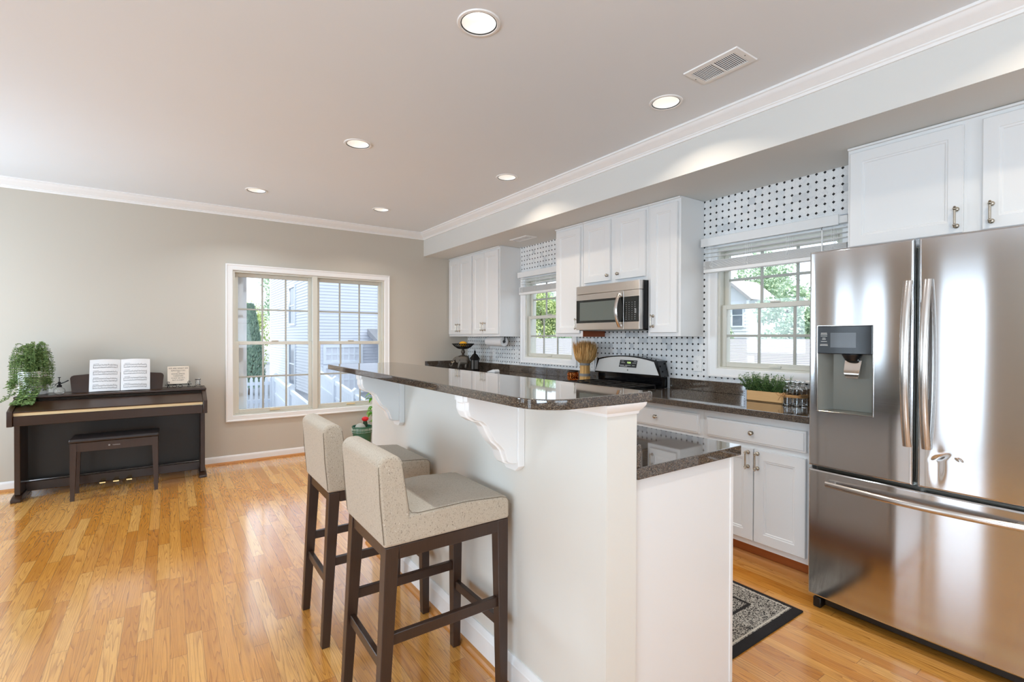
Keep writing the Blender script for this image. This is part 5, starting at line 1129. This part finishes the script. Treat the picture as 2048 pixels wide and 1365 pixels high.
for k in range(96):
    a = rs_.uniform(0, 2 * PI); ca, sa = math.cos(a), math.sin(a)
    if sa > 0.3: sa *= 0.45
    rd = rs_.uniform(0.05, 0.135); up = rs_.uniform(0.06, 0.25); dr = rs_.uniform(0.02, 0.22)
    strand([PC + Vector((ca * 0.03, sa * 0.03, -0.02)), PC + Vector((ca * rd * 0.4, sa * rd * 0.4, up * 0.8)), PC + Vector((ca * rd * 0.8, sa * rd * 0.75, up)), PC + Vector((ca * rd * 1.05, sa * rd * 0.9, up * 0.55)), PC + Vector((ca * rd * 1.1, sa * rd * 0.95, up * 0.5 - dr))], 32, 0.0105)
for k in range(30):   # long hanging strands at the left and front
    left = k < 18; ox = -rs_.uniform(0.085, 0.125) if left else rs_.uniform(0.07, 0.105); oy = -rs_.uniform(-0.03, 0.09); end = rs_.uniform(0.02, 0.14) if left else rs_.uniform(0.03, 0.14)
    strand([PC, PC + Vector((ox * 0.5, oy * 0.6, 0.14)), PC + Vector((ox * 0.95, oy, 0.06)), PC + Vector((ox * 1.05, oy * 1.05, -0.08)), Vector((PC.x + ox * 1.1 - (0.02 if left else 0), PC.y + oy, TP + end))], 30)
for k in range(10):   # strands down the pot front
    ox = rs_.uniform(-0.06, 0.08); strand([PC + Vector((ox * 0.5, -0.06, 0)), PC + Vector((ox * 0.8, -0.105, 0.05)), PC + Vector((ox, -0.112, -0.05)), PC + Vector((ox, -0.115, -rs_.uniform(0.10, 0.17)))], 22)
for k in range(9):    # strands over the edge onto the key cover
    ox = rs_.uniform(-0.04, 0.06); strand([PC + Vector((ox, -0.115, -0.10)), Vector((PC.x + ox - 0.01, 5.53, TP + 0.03)), Vector((PC.x + ox - 0.015, 5.485, TP + 0.006)), Vector((PC.x + ox - 0.03, 5.43, TP - 0.036)), Vector((PC.x + ox - 0.05 * rs_.random() - 0.02, 5.385 - 0.03 * rs_.random(), TP - 0.052))], 16, 0.019)
for k in range(4): strand([PC + Vector((-0.10, -0.06, -0.10)), Vector((-1.02, 5.56, TP + 0.03)), Vector((-1.045 - 0.01 * k, 5.53, TP + 0.005)), Vector((-1.07 - 0.012 * k, 5.52, TP - 0.02 - 0.008 * k))], 9)
b.done('foliage', 'leaf_trail', tp, smooth=False, fix=False)

# piano bench
bn = thing('piano_bench', (-0.366, 5.335, 0), 'dark wooden piano bench with black padded seat in front of the piano', 'bench')
b = B(); b.box(-0.660, -0.075, 5.200, 5.485, 0.462, 0.494, 0.012, 4); b.done('cushion', 'leather', bn)
ap = B(); ap.box(-0.620, -0.115, 5.213, 5.231, 0.388, 0.461, 0.001, 1); apo = ap.done('front_rail', 'espresso', bn)
B().box(-0.620, -0.115, 5.454, 5.472, 0.388, 0.461, 0.001, 1).done('back_rail', 'espresso', bn)
for xa in (-0.650, -0.104): B().box(xa + 0.004, xa + 0.022, 5.24, 5.445, 0.388, 0.461, 0.001, 1).done('end_rail', 'espresso', bn)
for xa, fx_ in ((-0.652, 0), (-0.083, 1)):
    for ya, fy_ in ((5.205, 0), (5.480, 1)):
        sx, sy = (1 if fx_ == 0 else -1), (1 if fy_ == 0 else -1)
        b = B(); b.loft([[(xa, ya, z), (xa + sx * w_, ya, z), (xa + sx * w_, ya + sy * w_, z), (xa, ya + sy * w_, z)] for z, w_ in ((0.0, 0.026), (0.38, 0.040), (0.4615, 0.040))]); b.done('leg', 'espresso', bn)
text_mesh('logo', 'YAMAHA', 0.0115, 'mark', apo, (-0.362, 5.2126, 0.419), (1, 0, 0), (0, 0, 1), 0.0002, sp=1.1, label='small pale maker logo')
b = B(); b.lathe([(0.0065, 0.0), (0.0065, -0.0005), (0.0045, -0.0005), (0.0045, 0.0)], (-0.408, 5.2128, 0.424), 20, axis=1); b.tube([(-0.408, 5.2124, 0.419), (-0.408, 5.2124, 0.429)], 0.0006, 4); b.done('logo_emblem', 'mark', apo)

# ------------------------------------------------------------------ potted plants at the window
cp_ = thing('cactus_pot', (1.785, 5.50, 0), 'green glazed pot of small cacti under the window beside the half wall', 'potted plant'); cx, cy = 1.785, 5.50
b = B(); b.lathe([(0.0, 0.0), (0.080, 0.0), (0.086, 0.008), (0.104, 0.235), (0.108, 0.240), (0.112, 0.252), (0.112, 0.308), (0.115, 0.314), (0.110, 0.318), (0.103, 0.312), (0.101, 0.27), (0.0, 0.265)], (cx, cy, 0), 40); po = b.done('pot', 'greenglaze', cp_)
b = B()
for k in range(44):
    a = 2 * PI * k / 44; b.box(-0.0025, 0.0025, -0.002, 0.002, -0.016, 0.016, 0.0015, 1) if False else b.ball((cx + 0.1125 * math.cos(a), cy + 0.1125 * math.sin(a), 0.285), 0.003, 0.003, 0.017, 6, 6); b.ball((cx + 0.112 * math.cos(a), cy + 0.112 * math.sin(a), 0.256), 0.004, 0.004, 0.004, 6, 4)
b.done('relief_beads', 'glazeline', po)
B().lathe([(0.0, 0.285), (0.10, 0.285), (0.10, 0.288), (0.0, 0.29)], (cx, cy, 0), 30).done('soil', 'soil', cp_)
b = B(); b.ball((cx - 0.028, cy - 0.02, 0.300), 0.058, 0.058, 0.052, 24, 12); b.done('cactus', 'cactus', cp_)
b = B(); b.tube([(cx + 0.03, cy - 0.015, 0.287), (cx + 0.028, cy - 0.017, 0.345), (cx + 0.027, cy - 0.017, 0.372)], [0.026, 0.026, 0.020], 12); c2 = b.done('cactus', 'cactusgreen', cp_)
b = B(); b.ball((cx + 0.026, cy - 0.018, 0.395), 0.037, 0.037, 0.027, 16, 10); b.ball((cx + 0.005, cy - 0.03, 0.398), 0.018, 0.018, 0.018, 12, 8); b.ball((cx + 0.048, cy - 0.022, 0.398), 0.018, 0.018, 0.018, 12, 8); b.done('flower', 'red', c2)
jp = thing('leafy_plant', (2.05, 5.66, 0), 'tall plant with glossy bright green leaves partly hidden by the half wall', 'potted plant')
b = B(); b.lathe([(0.0, 0.0), (0.085, 0.0), (0.115, 0.24), (0.12, 0.25), (0.112, 0.25), (0.105, 0.22), (0.0, 0.215)], (2.05, 5.66, 0), 32); b.done('pot', 'ceramic', jp)
b = B(); b.tube([(2.05, 5.66, 0.21), (2.02, 5.64, 0.40), (1.97, 5.62, 0.56), (1.955, 5.61, 0.76)], [0.012, 0.01, 0.008, 0.005], 8); b.tube([(2.02, 5.64, 0.36), (1.95, 5.61, 0.43)], 0.006, 6); b.done('stem', 'bark', jp)
b = B(); rs_ = random.Random(9)
for (px, py, pz) in [(1.965, 5.62, 0.60), (1.96, 5.615, 0.56), (1.96, 5.61, 0.66), (1.955, 5.61, 0.74), (1.975, 5.62, 0.50), (1.95, 5.61, 0.43), (1.955, 5.61, 0.42), (1.99, 5.63, 0.42), (2.01, 5.63, 0.36), (2.03, 5.64, 0.30)]:
    for q in range(5):
        a = rs_.uniform(0, 2 * PI); d = Vector((math.cos(a), math.sin(a) * 0.8, rs_.uniform(-0.3, 0.5))).normalized(); s_ = d.cross(Vector((0, 0, 1))).normalized(); L = rs_.uniform(0.09, 0.13); p = Vector((px, py, pz)); rows = []
        for j in range(7):
            f = j / 6; w_ = 0.024 * math.sin(PI * min(1, f * 0.93 + 0.05)); c_ = p + d * L * f + Vector((0, 0, 0.03 * math.sin(f * 2.4) - 0.035 * f * f)); rows.append([b.bm.verts.new(c_ - s_ * w_ + Vector((0, 0, 0.006))), b.bm.verts.new(c_), b.bm.verts.new(c_ + s_ * w_ + Vector((0, 0, 0.006)))])
        for r0, r1 in zip(rows, rows[1:]):
            for j in (0, 1): b.bm.faces.new((r0[j], r0[j + 1], r1[j + 1], r1[j]))
b.done('leaves', 'leaf_jade', jp, fix=False)

# ------------------------------------------------------------------ outside
GZ = -0.15
struct(B().box(-30, 60, YB + TH + 0.001, 60, GZ - 0.2, GZ).done('ground', 'asphalt', smooth=False))
g2 = B(); g2.box(XK + TH + 0.001, 60, -30, YB + TH, -2.4, -2.2); g2.box(-30, XL - TH - 0.001, -30, YB + TH, GZ - 0.2, GZ); struct(g2.done('ground', 'asphalt', smooth=False))
def lap_wall(b, axis, p, sgn, a0, a1, z0, z1, lap=0.08):
    # horizontal lap siding: each course leans out 12 mm at its bottom edge
    n = int((z1 - z0) / lap)
    for k in range(n):
        w0, w1 = z0 + k * lap, z0 + (k + 1) * lap; q0, q1 = p + sgn * 0.018, p
        f = (lambda u, q, w: (u, q, w)) if axis == 1 else (lambda u, q, w: (q, u, w))
        b.quad(f(a0, q0, w0), f(a1, q0, w0), f(a1, q1, w1), f(a0, q1, w1)); b.quad(f(a0, q1, w0), f(a1, q1, w0), f(a1, q0, w0), f(a0, q0, w0))
def house_window(parent, axis, p, sgn, a0, a1, z0, z1, cols=2, rows=2, glass='winglass_dark'):
    fr_ = B(); gl = B()
    def bx(q, u0, u1, w0, w1, d0, d1):
        lo, hi = sorted((p + sgn * d0, p + sgn * d1)); 
        q.box(u0, u1, lo, hi, w0, w1) if axis == 1 else q.box(lo, hi, u0, u1, w0, w1)
    t_ = 0.07
    bx(fr_, a0 - t_, a0, z0 - t_, z1 + t_, 0.0, 0.05); bx(fr_, a1, a1 + t_, z0 - t_, z1 + t_, 0.0, 0.05); bx(fr_, a0, a1, z1, z1 + t_, 0.0, 0.05); bx(fr_, a0, a1, z0 - t_, z0, 0.0, 0.05)
    for i in range(1, cols): c_ = a0 + (a1 - a0) * i / cols; bx(fr_, c_ - 0.015, c_ + 0.015, z0, z1, 0.0, 0.035)
    for i in range(1, rows): c_ = z0 + (z1 - z0) * i / rows; bx(fr_, a0, a1, c_ - 0.02, c_ + 0.02, 0.0, 0.031)
    o = fr_.done('window', 'pvc', parent, smooth=False); bx(gl, a0, a1, z0, z1, 0.0, 0.022); gl.done('pane', glass, o, smooth=False); return o
NX, NY = 2.96, 13.0
nh = thing('neighbor_house', (6.0, 16.0, GZ), 'white sided house standing behind the fence outside the piano wall window', 'house')
b = B(); lap_wall(b, 0, NX, -1, NY, 19.2, GZ, 6.9); lap_wall(b, 1, NY, -1, NX, 7.4, GZ, 6.9); b.box(NX + 0.001, 7.4, NY + 0.001, 19.2, GZ, 6.9); b.done('wall', 'siding', nh, smooth=False)
for ya in (NY - 0.03, 19.1): b = B(); b.box(NX - 0.03, NX + 0.09, ya, ya + 0.12, GZ, 6.9); b.done('corner_board', 'pvc', nh, smooth=False)
house_window(nh, 0, NX, -1, 15.0, 15.75, 1.72, 2.75, 1, 2, 'winglass_dark'); house_window(nh, 0, NX, -1, 15.0, 15.75, -0.05, 1.12, 1, 2)
house_window(nh, 1, NY, -1, 4.72, 5.6, 1.70, 2.62, 2, 2, 'winglass_dark'); house_window(nh, 1, NY, -1, 3.28, 4.15, 0.70, 1.05, 6, 2, M['siding']); house_window(nh, 1, NY, -1, 3.28, 4.15, -0.1, 0.52, 6, 2, M['siding'])
b = B(); b.prism([(NY - 1.5, 0.98), (NY, 1.55), (NY, 1.40), (NY - 1.5, 0.90)], 0, 4.35, 7.3); b.done('porch_roof', 'shingle', nh, smooth=False)
b = B(); b.box(4.45, 4.60, NY - 1.42, NY - 1.27, GZ, 0.9); b.box(4.35, 7.3, NY - 1.5, NY - 1.4, 0.76, 0.92); b.done('porch_trim', 'pvc', nh, smooth=False)
b = B(); b.prism([(NX - 0.4, 6.9), (7.8, 6.9), (5.2, 9.2)], 1, NY - 0.4, 19.6); b.done('roof', 'shingle', nh, smooth=False)
# the corner of our own house that projects beside the piano wall window, with its downspout
b = B(); b.box(-2.6, 0.655, YB + TH + 0.001, 8.4, GZ, 10.6); struct(b.done('wall_outside', 'pvc', smooth=False))
b = B(); b.box(0.6555, 0.70, 6.10, 6.19, GZ, 4.6, 0.008, 1); struct(b.done('trim_9', 'pvc', smooth=False))
# added slab that keeps sun out of the left openings, and the house mass
struct(B().box(-5.4, XL - TH - 0.001, -3.2, YB + TH, 2.5, 2.62).done('sun_block_slab', 'ceiling', smooth=False))
struct(B().box(-2.75, XK + TH, -5.2, YB + TH, 2.95, 12.0).done('wall_upper_storey', 'siding', smooth=False))  # upper storeys, with a front overhang added to block the sun
# fences
pf = thing('picket_fence', (1.3, 10.7, GZ), 'low white picket fence across the yard outside the left sash', 'fence')
b = B()
for k in range(11):
    x = 0.75 + k * 0.088; b.prism([(x, GZ + 0.04), (x + 0.05, GZ + 0.04), (x + 0.05, 0.50), (x + 0.025, 0.55), (x, 0.50)], 1, 10.68, 10.70)
b.done('pickets', 'pvc', pf, smooth=False)
b = B(); b.box(0.72, 1.70, 10.70, 10.74, 0.02, 0.09); b.box(0.72, 1.70, 10.70, 10.74, 0.37, 0.43); b.done('rails', 'pvc', pf, smooth=False)
def panel_fence(name, x, ya, yb_, za, zb_, label, steps=3):
    t = thing(name, (x, (ya + yb_) / 2, GZ), label, 'fence'); L = (yb_ - ya) / steps; bo = B(); ra = B()
    for k in range(steps):
        y0, y1 = ya + k * L, ya + (k + 1) * L; z0 = za + (zb_ - za) * k / steps; z1 = za + (zb_ - za) * (k + 1) / steps
        ra.prism([(y0, z0), (y1, z1), (y1, z1 - 0.07), (y0, z0 - 0.07)], 0, x - 0.03, x + 0.03); ra.prism([(y0, z0 - 0.30), (y1, z1 - 0.30), (y1, z1 - 0.35), (y0, z0 - 0.35)], 0, x - 0.025, x + 0.025)
        n = max(3, int(L / 0.12))
        for q in range(n):
            u0 = y0 + L * q / n; u1 = u0 + L / n - 0.006; zz = z0 + (z1 - z0) * q / n; bo.box(x - 0.012, x + 0.012, u0, u1, GZ + 0.03, zz - 0.06)
    for k in range(steps + 1):
        y = ya + k * L; z = za + (zb_ - za) * k / steps; p = B(); p.box(x - 0.05, x + 0.05, y - 0.05, y + 0.05, GZ, z + 0.05); p.prism([(x - 0.06, z + 0.05), (x + 0.06, z + 0.05), (x, z + 0.10)], 1, y - 0.06, y + 0.06); p.done('post', 'pvc', t, smooth=False)
    bo.done('boards', 'pvc', t, smooth=False); ra.done('rails', 'pvc', t, smooth=False)
panel_fence('board_fence', 1.72, 7.55, 10.62, 0.30, 0.52, 'white board fence running from the picket fence towards the house', 2)
panel_fence('board_fence', 2.62, 7.2, 10.9, 0.22, 0.60, 'white stepped board fence outside the right sash', 3)
# trees
def tree(name, x, y, z0, h, r, leaf, label, seed, n=2600, conifer=False, group=None):
    t = thing(name, (x, y, z0), label, 'tree', group); rg_ = random.Random(seed); b = B()
    if conifer:
        for k in range(n):
            f = rg_.random() ** 0.8; rr_ = r * (1 - f) ** 0.75 * (0.75 + 0.25 * rg_.random()) + 0.03; a = rg_.uniform(0, 2 * PI); p = Vector((x + rr_ * math.cos(a), y + rr_ * math.sin(a), z0 + 0.15 + (h - 0.15) * f))
            b.leaf(p, (math.cos(a) * .5 + rg_.uniform(-.4, .4), math.sin(a) * .5 + rg_.uniform(-.4, .4), 0.9), (math.cos(a), math.sin(a), 0.2), 0.10, 0.022)
    else:
        blobs = []
        for k in range(22):
            a = rg_.uniform(0, 2 * PI); q = rg_.uniform(0.15, 0.75) * r; blobs.append((Vector((x + q * math.cos(a), y + q * math.sin(a), z0 + h * rg_.uniform(0.14, 0.88))), r * rg_.uniform(0.34, 0.52)))
        blobs.append((Vector((x, y, z0 + h * 0.9)), r * 0.4)); sc = (0.016 * r + 0.055) * (1.2 if group else 1.0)
        for k in range(n):
            c, br = blobs[k % len(blobs)]; v = Vector((rg_.gauss(0, 1), rg_.gauss(0, 1), rg_.gauss(0, 1))).normalized(); p = c + v * br * (0.6 + 0.45 * rg_.random())
            d = Vector((rg_.uniform(-1, 1), rg_.uniform(-1, 1), rg_.uniform(-1, .6))); b.leaf(p, d, v + Vector((0, 0, .4)), sc * rg_.uniform(.8, 1.4) * 1.6, sc * .55)
    b.done('crown', leaf, t, smooth=False, fix=False)
    b = B(); b.tube([(x, y, z0), (x + 0.03 * h, y, z0 + h * 0.4), (x, y + 0.02 * h, z0 + h * 0.8)], [0.022 * h, 0.016 * h, 0.006 * h], 8); b.done('trunk', 'bark', t)
    return t
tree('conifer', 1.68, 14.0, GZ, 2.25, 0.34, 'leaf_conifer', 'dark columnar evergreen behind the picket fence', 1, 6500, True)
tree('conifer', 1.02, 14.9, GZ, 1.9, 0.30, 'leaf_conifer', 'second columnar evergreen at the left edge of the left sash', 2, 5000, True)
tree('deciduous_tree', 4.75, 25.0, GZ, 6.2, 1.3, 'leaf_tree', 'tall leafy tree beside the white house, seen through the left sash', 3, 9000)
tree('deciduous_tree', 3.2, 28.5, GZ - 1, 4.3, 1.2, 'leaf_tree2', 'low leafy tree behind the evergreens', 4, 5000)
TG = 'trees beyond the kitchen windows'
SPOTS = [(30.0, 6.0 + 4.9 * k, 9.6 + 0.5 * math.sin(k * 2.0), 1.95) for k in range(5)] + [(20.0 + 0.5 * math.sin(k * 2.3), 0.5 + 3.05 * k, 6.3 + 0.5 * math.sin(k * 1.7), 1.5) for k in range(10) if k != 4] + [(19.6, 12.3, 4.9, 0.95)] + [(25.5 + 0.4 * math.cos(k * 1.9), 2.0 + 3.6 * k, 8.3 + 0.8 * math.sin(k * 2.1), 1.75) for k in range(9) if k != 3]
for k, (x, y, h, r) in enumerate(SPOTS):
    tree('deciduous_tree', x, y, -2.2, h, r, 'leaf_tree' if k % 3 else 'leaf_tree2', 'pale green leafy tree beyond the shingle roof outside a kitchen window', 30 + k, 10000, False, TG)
# neighbouring garage whose long shingle roof fills the lower panes of the kitchen windows
gr = thing('garage', (12.5, 9.0, -2.2), 'long low building with pale shingle roof outside the kitchen windows', 'building')
RXa, RZa, RXb, RZb = 7.6, 0.05, 15.6, 1.28; b = B(); n = 38
for k in range(n):
    f0, f1 = k / n, (k + 1) / n; xa, xb = RXa + (RXb - RXa) * f0, RXa + (RXb - RXa) * f1; za, zb = RZa + (RZb - RZa) * f0, RZa + (RZb - RZa) * f1
    b.quad((xa, -3, za + 0.016), (xa, 24, za + 0.016), (xb, 24, zb), (xb, -3, zb)); b.quad((xb, -3, zb), (xb, 24, zb), (xb, 24, zb + 0.016), (xb, -3, zb + 0.016))
b.quad((RXb, -3, RZb), (RXb, 24, RZb), (17.6, 24, 0.2), (17.6, -3, 0.2)); b.done('roof', 'shingle', gr, smooth=False, fix=False)
B().box(7.9, 17.0, -2.7, 23.7, -2.2, 0.02).done('wall', 'siding', gr, smooth=False)
h2 = thing('distant_house', (23.1, 13.25, -2.2), 'small white gabled house among trees outside the near kitchen window', 'house')
b = B(); lap_wall(b, 0, 22.0, -1, 12.3, 14.2, -2.2, 3.2, 0.16); b.box(22.001, 24.2, 12.3, 14.2, -2.2, 3.2); b.prism([(12.3, 3.2), (14.2, 3.2), (13.25, 4.0)], 0, 22.0, 24.2); b.done('wall', 'siding', h2, smooth=False)
b = B(); b.prism([(12.1, 3.03), (13.25, 4.01), (13.25, 4.15), (12.0, 3.10)], 0, 21.7, 24.4); b.prism([(14.4, 3.03), (13.25, 4.01), (13.25, 4.15), (14.5, 3.10)], 0, 21.7, 24.4); b.done('roof', 'shingle', h2, smooth=False)
house_window(h2, 0, 22.0, -1, 12.6, 13.1, 1.9, 2.9, 1, 2)
